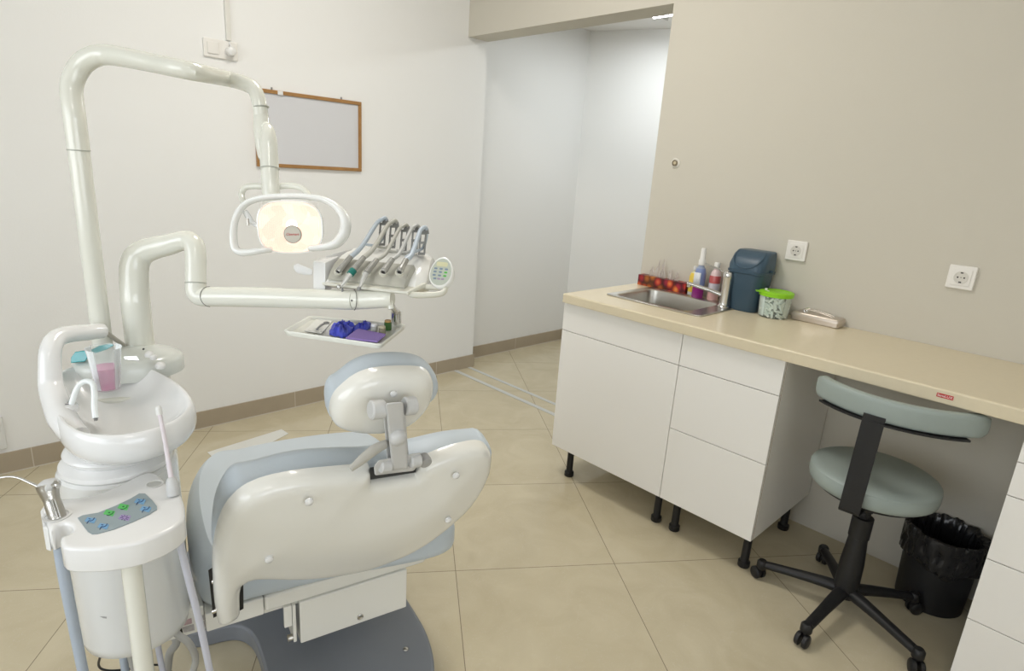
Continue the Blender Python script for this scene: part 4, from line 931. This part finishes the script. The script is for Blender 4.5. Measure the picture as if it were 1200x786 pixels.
for k in range(8):
    a = 2*PI*k/8; tube(bm, [kq(x+2*math.cos(a), y+1.3*math.sin(a), .0019), kq(x+5*math.cos(a), y+3.2*math.sin(a), .0019)], .0005, 6, 0)
mk('key_symbol', bm, mat('key_ink_purple', (.06, .03, .14), .4), k_)
# post
pp = onz(153, 655, zt0-.05); bm = nb(); cyl(bm, vert(pp, .03), vert(pp, zt0-.036), .0150, seg=24); mk('post', bm, ENAM, cons)
bm = nb(); lathe(bm, vert(pp, 0.0005), [(.06, 0), (.062, .006), (.05, .016), (.02, .026), (.016, .034)], seg=32); mk('foot', bm, ENAM, cons)
# link from post to the column
bm = nb(); cyl(bm, vert(pp, .74), V((uc(0).x, uc(0).y, .74))+(vert(pp, 0)-V((uc(0).x, uc(0).y, 0))).normalized()*.098, .011, seg=16); mk('link_arm', bm, ENAM, cons)

# three way syringe
ds = (onTop(67, 604)-CAM).dot(CF)
syr = thing('air_water_syringe', 'chrome three way syringe standing in the console holder', 'syringe', at(67, 604, ds))
bm = nb(); tube(bm, [at(68, 607, ds), at(64, 595, ds), at(60.5, 585, ds), at(57, 574, ds), at(55, 567, ds)], [.0125, .0125, .012, .0150, .0165], 20, 5); hb_ = mk('grip', bm, STEEL, syr)
bm = nb()
for o in (-3, 0, 3): tube(bm, [at(68+o, 606, ds-.0115), at(61+o, 585, ds-.0112)], .0013, 8, 0)
mk('grip_flutes', bm, CHROME, hb_)
bm = nb(); tube(bm, [at(47, 573, ds), at(54, 571, ds), at(62, 570, ds), at(66, 571, ds)], [.008, .0135, .0145, .010], 18, 4); mk('syringe_head', bm, GREYM, syr)
for q in ((58.5, 572.5), (65.5, 568)): bm = nb(); p = at(*q, ds-.004); lathe(bm, p, [(.006, -.004), (.0065, .004), (.005, .006)], CU*.7-CF*.6, seg=16); mk('button', bm, CHROME, syr)
bm = nb(); tube(bm, [at(48, 571.5, ds), at(36, 566, ds), at(22, 560, ds), at(10, 558.5, ds), at(-8, 561, ds)], [.0028, .0023, .0021, .0020, .0019], 10, 6); mk('nozzle_tube', bm, CHROME, syr)
hz = zt0-.04
bm = nb(); tube(bm, [at(70, 640, ds+.02), at(74, 668, ds+.03), at(81, 705, ds+.05), at(89, 745, ds+.08), at(98, 790, ds+.11), at(106, 825, ds+.16), at(125, 850, ds+.3), CH(-.5, .08, .10), CH(-.50, .12, .395)], [.0098, .0092, .009, .0088, .0085, .0085, .0085, .0085, .0085], 18, 6); mk('hose', bm, HOSEB, syr)
# saliva ejector
de = (onTop(202, 580)-CAM).dot(CF)
sal = thing('saliva_ejector', 'grey suction handle with pink straw standing at the console corner', 'suction handle', at(202, 580, de))
bm = nb(); tube(bm, [at(203.5, 580.5, de), at(202.5, 572, de), at(201.5, 563, de), at(200.5, 559, de)], [.0105, .0115, .0095, .006], 18, 4); mk('handle', bm, GREYM, sal)
bm = nb(); tube(bm, [at(201, 562, de), at(198, 545, de), at(193, 515, de), at(186.5, 482, de)], [.0046, .0042, .0038, .0036], 12, 5); mk('straw', bm, mat('straw_pink', (.70, .64, .67), .3, vary=.03), sal)
bm = nb(); tube(bm, [at(187, 486, de), at(185.5, 478, de), at(185, 475.5, de)], [.0055, .0052, .003], 14, 4); mk('straw_tip', bm, LIGHTM, sal)
bm = nb(); tube(bm, [at(208, 618, de+.01), at(213, 645, de+.03), at(222, 682, de+.05), at(234, 730, de+.08), at(247, 792, de+.12), at(252, 830, de+.2), CH(-.33, .05, .12), CH(-.41, .06, .15), CH(-.43, .09, .33)], .0066, 16, 6); mk('hose', bm, HOSEP, sal)
# hoses under the column
dh = 1.27
hh = tag(mk('suction_hose', tube(nb(), [CH(-.40, .02, .405), at(199, 728, dh+.02), at(207, 742, dh+.03), at(221, 753, dh+.05), at(229, 770, dh+.1), at(226, 787, dh+.13), at(219, 805, dh+.2), at(212, 800, dh+.5)], .0075, 14, 6), HOSEG), 'grey suction hose curving down from the spittoon column by the beam', 'hose', 'hoses below the spittoon column')
tag(mk('drain_hose', tube(nb(), [CH(-.435, .17, .33), at(206, 748, 1.48), at(199, 765, 1.5), at(196, 787, 1.54), at(194, 806, 1.6)], .0095, 14, 6), HOSEG), 'thick grey drain hose behind the cross beam below the spittoon column', 'hose', 'hoses below the spittoon column')
tag(mk('supply_hose', tube(nb(), [CH(-.47, .02, .41), at(147, 752, 1.3), at(153, 765, 1.33), at(158, 783, 1.36), at(160, 800, 1.42)], .0085, 14, 6), HOSEG), 'short grey hose hanging below the column behind the console post', 'hose', 'hoses below the spittoon column')
tag(mk('power_cable', tube(nb(), [at(122.5, 756, 1.24), at(118, 768, 1.27), at(115.5, 778, 1.32), at(120, 784, 1.36), at(134, 785.5, 1.40), at(155, 783, 1.44), at(178, 779, 1.48), at(192, 780, 1.52), at(200, 786, 1.56), at(207, 800, 1.6)], .0025, 10, 6), BLACK), 'thin black cable looping below the yellow cap of the spittoon column', 'cable')

# =================== INSTRUMENT CONSOLE ===================
d2 = 1.40
pc = at(163, 392, d2)
ic = thing('instrument_console', 'cream instrument console with keypad on a bent arm over the chair', 'console', vert(pc, .9))
z1_ = pyz(pc, 350)
dw = (vert(pc, z1_)-CAM).dot(CF)
bm = nb(); tube(bm, [vert(pc, lidc.z-.03), vert(pc, (pc.z+z1_)/2), vert(pc, z1_), at(157.3, 328, dw), at(157.5, 313, dw), at(161, 302, dw), at(169.5, 294.5, dw), at(182, 290, dw-.004), at(198, 286.5, dw-.012), at(211, 282.5, dw-.02), at(221, 282, dw-.025), at(227.5, 288, dw-.03), at(229.5, 300, dw-.032), at(229.5, 316, dw-.034), at(229.5, 332, dw-.036)], [.0298, .0298, .0298, .0298, .0298, .0295, .0275, .0255, .0235, .0222, .0220, .022, .0218, .0216, .0216], 28, 6); mk('post_arm', bm, ENAM, ic)
jd2 = dw-.036
ringat(ic, at(229.5, 331.5, jd2), CU, .0219)
bm = nb(); tube(bm, [at(229.5, 332, jd2), at(229.8, 340, jd2), at(233, 346, jd2), at(241, 348, jd2-.002), at(250, 347.5, jd2-.004)], [.0216, .0216, .0214, .021, .021], 26, 6); mk('elbow', bm, ENAM, ic)
ax_ = (at(415, 351, jd2-.09)-at(250, 347.5, jd2-.004))
bm = nb(); tube(bm, [at(246, 347.5, jd2-.004), at(300, 348.2, jd2-.035), at(360, 350, jd2-.065), at(415, 351.5, jd2-.09)], [.0220, .0218, .021, .0205], 26, 4); mk('reach_arm', bm, ENAM, ic)
DK = mat('seam', (.10, .10, .09), .5)
bm = nb(); tube(bm, [at(246, 347.5, jd2-.004)+(CU*math.cos(t)+(-CF)*math.sin(t)*1.0)*.0224+ax_.normalized()*(-.012*math.sin(t)) for t in [PI*k/14 for k in range(15)]], .0007, 6, 2); mk('arm_seam', bm, DK, ic)
ea = at(415, 351.5, jd2-.09); eb = at(452, 350, jd2-.105)
bm = nb(); tube(bm, [ea, at(430, 351, jd2-.095), eb, at(460, 350, jd2-.108)], [.0200, .0195, .0185, .0150], 26, 4); mk('end_joint', bm, ENAM, ic)
bm = nb(); tube(bm, [ea+(CU*math.cos(t)+(-CF)*math.sin(t)*1.0)*.0212+ax_.normalized()*(.012*math.sin(t)) for t in [PI*k/14 for k in range(15)]], .0007, 6, 2); mk('arm_seam', bm, DK, ic)
for q, dd in (((253, 347), jd2-.028), ((412, 352), jd2-.112)): bm = nb(); dome(bm, at(*q, dd), -CF, .0018, .0008, 10); mk('arm_screw', bm, DK, ic)
ds2 = jd2-.108
bm = nb(); cyl(bm, at(457, 352, ds2), at(458.5, 362, ds2), .0065, seg=16); mk('tray_spindle', bm, ENAM, ic)
# body hull
BODY = mat('console_white', (.80, .80, .77), .25, coat=.4, vary=.01)
GRY = mat('console_grey', (.42, .41, .355), .3, coat=.3, vary=.03)
body = bpy.data.objects.new('console_body', None); link(body, at(440, 320, 1.27), ic)
# main body as a lofted side section swept from end A to end B
secA = [(382, 335, 1.285), (384, 327, 1.285), (397, 303, 1.325), (411, 293, 1.38), (425, 289, 1.42), (430, 300, 1.45), (428, 330, 1.44), (420, 338, 1.40)]
secB = [(483, 345, 1.215), (486, 337, 1.215), (490, 316, 1.25), (494, 302, 1.30), (499, 297, 1.345), (506, 303, 1.38), (508, 325, 1.37), (502, 336, 1.32)]
secC = [(497, 338, 1.245), (500, 330, 1.245), (503, 314, 1.27), (505, 305, 1.31), (507, 302, 1.345), (510, 307, 1.37), (511, 322, 1.36), (507, 330, 1.31)]
def subsec(s): return catmull([at(*q) for q in s], 4, True)
bm = nb(); A_, B_ = subsec(secA), subsec(secB)
loft(bm, [[a.lerp(b, t) for a, b in zip(A_, B_)] for t in (0, .05, .5, .95, 1)]+[[a.lerp(b, t) for a, b in zip(B_, subsec(secC))] for t in (.4, .8, 1)]); mk('body_shell', bm, BODY, body)
# grey fascia with five recesses
def fas(u, v, o=0): # u along, v from low to high
    lo_ = at(384.5, 327, 1.278).lerp(at(473.5, 337.5, 1.208), u); hi_ = at(397.5, 303.5, 1.318).lerp(at(485.5, 311.5, 1.245), u)
    nrm = (at(473.5, 337.5, 1.208)-at(384.5, 327, 1.278)).cross(at(397.5, 303.5, 1.318)-at(384.5, 327, 1.278)).normalized()
    if nrm.dot(CF) > 0: nrm = -nrm
    return lo_.lerp(hi_, v)+nrm*(o+.004*math.sin(PI*v))
bm = nb(); rows = []
for i in range(13): rows.append([fas(i/12, j/8, .002) for j in range(9)]+[fas(i/12, 1-j/8, -.012) for j in range(9)])
loft(bm, rows); fa = mk('fascia', bm, GRY, body)
LIPm = mat('lip_cream', (.62, .61, .53), .3, vary=.02)
bm = nb(); hull(bm, [at(*q) for q in ((377, 331, 1.265), (378, 334, 1.265), (478, 341.5, 1.195), (478, 345, 1.195), (500, 331, 1.235), (500, 336, 1.235), (385, 337, 1.35), (503, 341, 1.30))]); mk('lip', bm, LIPm, body, smooth=False, bev=.002)
bm = nb(); hull(bm, [at(x, y, d) for x, y, d in ((367, 306, 1.30), (381, 307.5, 1.285), (367, 341, 1.30), (381, 344, 1.285), (374, 303, 1.34), (397, 300, 1.34), (374, 336, 1.36), (397, 332, 1.36))]); mk('junction_box', bm, WHITE, body, smooth=False, bev=.002)
bm = nb(); hull(bm, [at(x, y, d) for x, y, d in ((381, 300, 1.345), (426, 288, 1.43), (397, 296, 1.38), (384, 313, 1.345), (426, 310, 1.43))]); mk('rear_cover', bm, WHITE, body, smooth=False, bev=.004)
bm = nb(); cyl(bm, at(440, 338, 1.30), at(443, 351, 1.275), .016, seg=20); mk('swivel', bm, LIPm, body)
bm = nb()
for x, y in ((401, 340), (421, 341), (434, 345), (447, 346), (450, 346)): cyl(bm, at(x, y-3, 1.245), at(x+.4, y+2, 1.245), .0022, seg=10)
mk('outlet_nipples', bm, HOLD, body)
# handle bar and keypad
bm = nb(); tube(bm, [at(480, 344, 1.21), at(487, 345.5, 1.205), at(505, 345.5, 1.205), at(518, 343.5, 1.21), at(522, 338, 1.22), at(520, 333, 1.23)], [.006, .0065, .006, .006, .0055, .005], 14, 5); tube(bm, [at(497, 336, 1.24), at(508, 336.5, 1.235), at(520, 337, 1.23)], .006, 12, 4); mk('grab_bar', bm, LIPm, body)
kn = (-CF*.93+CR*-.18+CU*.25).normalized(); kc = at(517, 318.8, 1.225)
kx = (CR-kn*CR.dot(kn)).normalized(); ky = kn.cross(kx).normalized(); ky = ky if ky.dot(CU) > 0 else -ky
th = math.radians(-10); kx, ky = kx*math.cos(th)+ky*math.sin(th), ky*math.cos(th)-kx*math.sin(th)
ov = [(.0245*math.cos(t)*(1-.10*math.sin(t)), .0325*math.sin(t)) for t in [2*PI*k/40 for k in range(40)]]
def OV(s, dz, dx=0, dy=0): return [kc+kx*(a*s+dx)+ky*(b*s+dy)+kn*dz for a, b in ov]
bm = nb(); loft(bm, [OV(.55, -.018, .004, -.006), OV(.95, -.012, .003, -.004), OV(1.03, -.004, .001, -.001), OV(1.0, .001), OV(.94, .0022), OV(.90, .0016)]); kpd = mk('keypad_body', bm, BODY, body)
bm = nb(); loft(bm, [OV(.90, .0016), OV(.89, .0022)]); mk('keypad_face', bm, mat('keypad_face', (.47, .50, .43), .35), kpd, smooth=False)
def kpt(a, b, h=.003): return kc+kx*a*.001+ky*b*.001+kn*h
def krect(a, b, w, h, m, nm, dz=.0023):
    bm = nb(); prism(bm, [kpt(a+x, b+y, dz) for x, y in rrect(w, h, min(w, h)*.3, 3)], kn*.0006); mk(nm, bm, m, kpd, smooth=False)
krect(-.5, 16.2, 24, 9.5, mat('lcd', (.62, .60, .38), .3), 'display')
K1, K2, K3 = mat('pad_blue', (.19, .25, .32), .4), mat('pad_violet', (.35, .27, .38), .4), mat('pad_green', (.09, .42, .06), .4)
for rr_, (yy_, ms) in enumerate(((6.2, (K1, K1, K1)), (-.8, (K1, K1, K3)), (-8.2, (K1, K1, K3)), (-15.5, (K1, K2, K2)))):
    for cc, m_ in enumerate(ms): krect((-12, -.5, 11)[cc]*(1 if rr_ < 3 else .72)+(0, -.2, -.7, -1)[rr_], yy_, 6.5, 3.6, m_, 'key')
# bracket holders, hoses, handpieces
tops = [(449, 256), (461, 259), (474, 264), (487, 264.5), (496, 267)]
ends = [(396, 318.5, 1), (413, 318, 2), (429, 320, 2), (449, 319, 1), (468, 319, 1)]
tipx = [None, (399, 336), (421, 338.5), None, None]
SILV = mat('handpiece_silver', (.50, .50, .48), .25, metal=.7, vary=.05)
TE2 = mat('teal_ring', (.01, .17, .14), .4)
names = ['scaler hose in pale blue with steel end, at the outer end beside the junction box', 'turbine handpiece with a dark green ring on its neck', 'slim silver handpiece reaching past the console lip', 'grey handpiece hose tucked into the fourth recess of the console', 'pale blue handpiece hose in the recess beside the oval keypad']
hm = [mat('hose_blue_pale', (.46, .52, .58), .4, vary=.03), mat('hose_sand', (.47, .46, .41), .4, vary=.03), mat('hose_sand', (.47, .46, .41), .4), mat('hose_grey2', (.48, .48, .46), .4, vary=.03), mat('hose_blue_pale', (.46, .52, .58), .4)]
for i, ((tx, ty), (ex, ey, kd)) in enumerate(zip(tops, ends)):
    u_ = i/4; dt = 1.375-.075*u_; de_ = 1.268-.065*u_
    # bracket arm: part of the console
    bm = nb()
    for o in (-3.0, 3.2):
        hull(bm, [at(tx+o+a, ty+7+b, dt+c) for a, b in ((-1.1, 0), (1.1, 0)) for c in (0, .012)]+[at(tx+o-2+a, ty+31, dt+.005+c) for a in (-1.1, 1.1) for c in (0, .012)])
    for yy_ in (6, 17, 30): hull(bm, [at(tx-(yy_/15)+a, ty+yy_+b, dt+c) for a in (-4, 4) for b in (-1.2, 1.8) for c in (0, .012)])
    hull(bm, [at(tx+a, ty+b, dt+c) for a, b in ((-2, 7), (7, 7), (6, 1), (0, 1)) for c in (.002, .014)])
    mk('hose_bracket', bm, HOLD, body, smooth=False)
    # recess
    bm = nb(); p_ = at(ex, ey, de_-.001); lathe(bm, p_, [(.0085, -.004), (.0085, .0012), (.007, .0012), (.0065, 0)], -CF*.8+CU*.5, seg=20); mk('holder_cup', bm, LIPm, body)
    hp_ = thing('handpiece', names[i], 'handpiece', at(ex, ey, de_), 'handpieces on the instrument console')
    mx_, my_ = (tx+ex)/2, (ty+ey)/2
    bend = 2 if i < 2 else 4
    pts = [at(ex+(tx-ex)*.28, ey+(ty-ey)*.28, de_+.02), at(mx_+1, my_+bend, (de_+dt)/2-.012), at(tx-(tx-ex)*.16, ty+(ey-ty)*.11, dt-.018), at(tx-1.5, ty+1.0, dt-.008), at(tx+2, ty-.6, dt), at(tx+4, ty+3, dt+.006), at(tx+3, ty+14, dt+.012), at(tx-1, ty+24, dt+.012)]
    if i < 4: pts += [at(tx-9, ty+31, dt+.006), at(tx-22, ty+31-(2 if i else 1), dt+.012)]
    else: pts += [at(tx-10, ty+28, dt-.02), at(tx-20, ty+34, dt-.05)]
    rr_ = [.0058, .0052, .0048, .0046, .0045, .0040, .0034, .0030, .0030, .0030] if i in (0, 1, 4) else [.0046, .0042, .0040, .0040, .0040, .0036, .0032, .0030, .0030, .0030]
    bm = nb(); tube(bm, pts, rr_, 14, 6); mk('hose', bm, hm[i], hp_)
    a_ = at(ex+(tx-ex)*.28, ey+(ty-ey)*.28, de_+.02)
    if kd == 1:
        b_ = at(ex, ey, de_-.004); bm = nb(); tube(bm, [a_, a_.lerp(b_, .5), a_.lerp(b_, .85), b_], [.0062, .0064, .0072, .0060], 16, 4); mk('coupling', bm, SILV, hp_)
        bm = nb(); lathe(bm, b_, [(.0040, -.002), (.0040, .0012)], b_-a_, seg=12); mk('coupling_end', bm, BLACK, hp_)
    else:
        c_ = at(ex, ey, de_-.006); d_ = at(*tipx[i], de_-.022)
        bm = nb(); tube(bm, [a_, a_.lerp(c_, .6), c_], [.0058, .0064, .0062], 16, 4); mk('coupling', bm, SILV, hp_)
        if i == 1:
            e_ = c_.lerp(d_, .2); bm = nb(); cyl(bm, c_.lerp(a_, .1), e_, .0078, seg=18); mk('green_ring', bm, TE2, hp_)
        bm = nb(); tube(bm, [c_.lerp(d_, .15 if i == 1 else 0), c_.lerp(d_, .5), c_.lerp(d_, .9), d_], [.0060, .0050, .0028, .0030], 14, 5); mk('grip', bm, mat('handpiece_grey', (.62, .62, .60), .25, metal=.35, vary=.04), hp_)
        bm = nb(); lathe(bm, d_-CU*.004-CR*(.003 if i == 1 else 0), [(.0038, 0), (.0042, .001), (.0042, .007), (.003, .0085)], CU*.9-CF*.2, seg=14); mk('turbine_head', bm, SILV if i == 1 else HOLD, hp_)
# glass/clear hand rest faintly seen at the far end
tag(mk('hand_rest', hull(nb(), [at(*q) for q in ((343, 311, 1.36), (348, 308, 1.36), (360, 313, 1.35), (367, 316, 1.34), (367, 323, 1.34), (352, 322, 1.36), (344, 318, 1.36), (367, 317, 1.355), (350, 314, 1.375))]), mat('hand_rest_grey', (.72, .72, .71), .4), ic, smooth=True), 'pale rest at the end of the console', 'rest') if False else mk('hand_rest', hull(nb(), [at(*q) for q in ((343, 311, 1.36), (348, 308, 1.36), (360, 313, 1.35), (367, 316, 1.34), (367, 323, 1.34), (352, 322, 1.36), (344, 318, 1.36), (367, 317, 1.355), (350, 314, 1.375))]), mat('hand_rest_grey', (.74, .74, .73), .4), ic, smooth=False, bev=.004)

# tray under the console
zt3 = 1.05
k0 = [onz(*q, zt3) for q in ((331, 388.5), (362, 371), (477, 381), (447, 405))]
trayo = thing('instrument_tray', 'pale rimmed tray below the instrument console holding gloves and jars', 'tray', (sum(k0, V((0, 0, 0)))/4))
tc_ = sum(k0, V((0, 0, 0)))/4
def quadring(s, z, off=0): return [tc_+(p-tc_)*s+EZ*z for p in rounded]
rounded = []
for i in range(4):
    a, b, c = k0[i-1], k0[i], k0[(i+1) % 4]
    for t in (0, .25, .5, .75, 1):
        p1_ = b.lerp(a, .07); p2_ = b.lerp(c, .07); rounded.append(p1_.lerp(b, t).lerp(b.lerp(p2_, t), t))
bm = nb(); loft(bm, [quadring(.90, -.010), quadring(.97, -.008), quadring(1.0, 0), quadring(.985, .003), quadring(.955, .002), quadring(.915, -.005), quadring(.88, -.006)]); tr_ = mk('tray_body', bm, mat('tray_cream', (.72, .72, .65), .3, coat=.3, vary=.02), trayo)
bm = nb(); a = at(458.5, 362, ds2); b = onz(464, 378, zt3+.002); 
lathe(bm, V((b.x, b.y, zt3-.004)), [(.0115, 0), (.0125, .003), (.0125, .033), (.010, .036), (.001, .036)], seg=24); mk('tray_post', bm, CHROME, trayo)
bm = nb(); cyl(bm, V((b.x, b.y, zt3+.026)), at(458.8, 358, ds2), .0075, .0065, seg=18); mk('post_neck', bm, CHROME, trayo)
FZ3 = zt3-.0055
def trz(x, y, h=0): return onz(x, y, FZ3+h)
# sterile pouch with tool
t = thing('instrument_pouch', 'clear paper backed pouch with a small steel tool on the tray', 'pouch', trz(372, 382, .001))
q = [trz(*p, .0008) for p in ((357, 388), (374, 371), (392, 374), (377, 391))]
mk('pouch', prism(nb(), q, EZ*.0015), mat('pouch_paper', (.74, .74, .70), .4, bump=.6, bscale=80, vary=.06, vscale=40), t, smooth=False)
bm = nb(); tube(bm, [trz(371, 386, .004), trz(376, 381, .004), trz(382, 378, .004)], [.002, .0025, .002], 10, 4); lathe(bm, trz(382.5, 378.5, .003), [(.007, 0), (.0075, .002), (.005, .0025), (.005, .0005)], EZ, seg=20); mk('tool', bm, HOLD, t)
# blue gloves: crumpled
def crumple(name, pts, m, label, cat, h=.016, n=5, seed=1, group=None):
    bm = nb(); rnd_ = random.Random(seed)
    ct = sum(pts, V((0, 0, 0)))/len(pts); rings = []
    ring0 = catmull(pts, 5, True)
    for s, z in ((1, .0008), (1.0, .004), (.85, h*.6), (.6, h*.9), (.3, h), (.03, h*.8)):
        rings.append([ct+(p-ct)*s*(1+.16*noise.noise(p*90+V((s*4, 0, seed))))+EZ*(z*(1+.9*noise.noise(p*120+V((0, s*7, seed)))) if z > .002 else z) for p in ring0])
    loft(bm, rings); o = mk(name, bm, m, None); tag(o, label, cat, group); return o
GL = mat('blue_nitrile', (.08, .10, .62), .5, bump=.8, bscale=90, vary=.25, vscale=60)
crumple('glove', [trz(*p) for p in ((387, 392), (389, 385), (397, 381), (401, 379), (407, 384), (418, 385), (412, 391), (405, 396), (396, 395))], GL, 'crumpled blue nitrile glove between the pouch and the lilac napkin', 'glove', .016, seed=3)
crumple('glove', [trz(*p) for p in ((413, 387), (420, 384), (427, 383), (430, 379.5), (434, 380.5), (433, 386), (424, 388), (416, 390))], GL, 'crumpled blue nitrile glove lying up to the white topped jar', 'glove', .012, seed=8)
t = mk('napkin', prism(nb(), [trz(*p, .003) for p in ((405, 397.5), (419, 386.5), (452, 393), (442, 401.5))], EZ*.004), mat('lilac_paper', (.38, .26, .66), .8, vary=.04), None, smooth=False, bev=.001); tag(t, 'folded lilac napkin at the front of the tray beside the gloves', 'napkin')
def jar(px, r, h, label, cm, bmt, hl=.006, name='jar'):
    p = trz(*px, .0003); t = thing(name, label, 'jar', p)
    mk('body', lathe(nb(), p, [(r*.9, 0), (r, .001), (r, h), (r*.8, h+.001)], seg=24), bmt, t)
    mk('lid', lathe(nb(), p+EZ*(h+.001), [(r*.85, 0), (r*.87, .0005), (r*.87, hl), (r*.8, hl+.0008)], seg=24), cm, t); return t
jar((438.5, 388.5), .0078, .012, 'tiny clear jar with white lid behind the lilac napkin', WHITE, mat('jar_glass_grey', (.50, .50, .46), .15, vary=.1), .005)
jar((448, 391), .0078, .0125, 'tiny amber glass jar with pale gold lid beside the green one', mat('gold_lid', (.55, .50, .34), .3), mat('jar_amber', (.28, .26, .18), .15, vary=.15), .004)
jar((454.5, 386.5), .0085, .018, 'tiny dark green jar with brown lid against the chrome tray post', mat('brown_lid', (.42, .25, .08), .4), mat('jar_green', (.06, .14, .04), .15, vary=.15), .004)

# =================== LIGHT ===================
def area(name, loc, rot, sx_, sy_, e, col=(1, 1, 1)):
    l = bpy.data.lights.new(name, 'AREA'); l.shape = 'RECTANGLE'; l.size = sx_; l.size_y = sy_; l.energy = e; l.color = col
    o = bpy.data.objects.new(name, l); COL.objects.link(o); o.location = loc; o.rotation_euler = rot; return o
area('daylight', (XW-.35, (wy0+wy1)/2, 1.75), (0, -PI/2, 0), 1.6, wy1-wy0, 80, (.95, .97, 1))
area('daylight', ((vx0+vx1)/2, YB-.35, 1.6), (PI/2, 0, 0), 2.5, 1.4, 54, (.95, .97, 1))  # added fill light outside the made-up back window
area('ceiling_glow', (-.75, 1.0, HC-.045), (0, 0, 0), .56, .56, 27, (1, .95, .88))
area('ceiling_glow', (-2.4, -1.4, HC-.045), (0, 0, 0), .56, .56, 9, (1, .95, .88))
area('corridor_glow', (1.55, 1.62, 2.42), (0, 0, 0), .2, .6, 10, (.92, .97, 1))
sp = bpy.data.lights.new('lamp_bulb', 'SPOT'); sp.energy = .5; sp.color = (1, .82, .6); sp.spot_size = math.radians(70); sp.shadow_soft_size = .02; sp.spot_blend = .5
so_ = bpy.data.objects.new('lamp_bulb', sp); COL.objects.link(so_); so_.location = LC+LN*.03; so_.rotation_mode = 'QUATERNION'; so_.rotation_quaternion = V((0, 0, -1)).rotation_difference(LN)
w = bpy.data.worlds.new('world'); bpy.context.scene.world = w; w.use_nodes = True; bg = w.node_tree.nodes['Background']
sky = w.node_tree.nodes.new('ShaderNodeTexSky'); sky.sky_type = 'NISHITA'; sky.sun_elevation = math.radians(50); sky.sun_disc = False
w.node_tree.links.new(sky.outputs[0], bg.inputs[0]); bg.inputs[1].default_value = .12
# =================== CAMERA ===================
cd_ = bpy.data.cameras.new('camera'); cam = bpy.data.objects.new('camera', cd_); COL.objects.link(cam)
M = Matrix((CR, CU, -CF)).transposed().to_4x4(); M.translation = CAM; cam.matrix_world = M
cd_.sensor_width = 36; cd_.lens = FPX*36/1200; cd_.clip_start = .05; cd_.clip_end = 50
S_ = bpy.context.scene; S_.camera = cam
S_.view_settings.view_transform = 'Standard'; S_.view_settings.look = 'None'; S_.view_settings.gamma = 1; S_.view_settings.use_curve_mapping = False
S_.view_settings.exposure = -0.23
S_.cycles.max_bounces = 10; S_.cycles.diffuse_bounces = 5; S_.cycles.transparent_max_bounces = 16
S_.cycles.sample_clamp_indirect = 6; S_.cycles.use_denoising = True
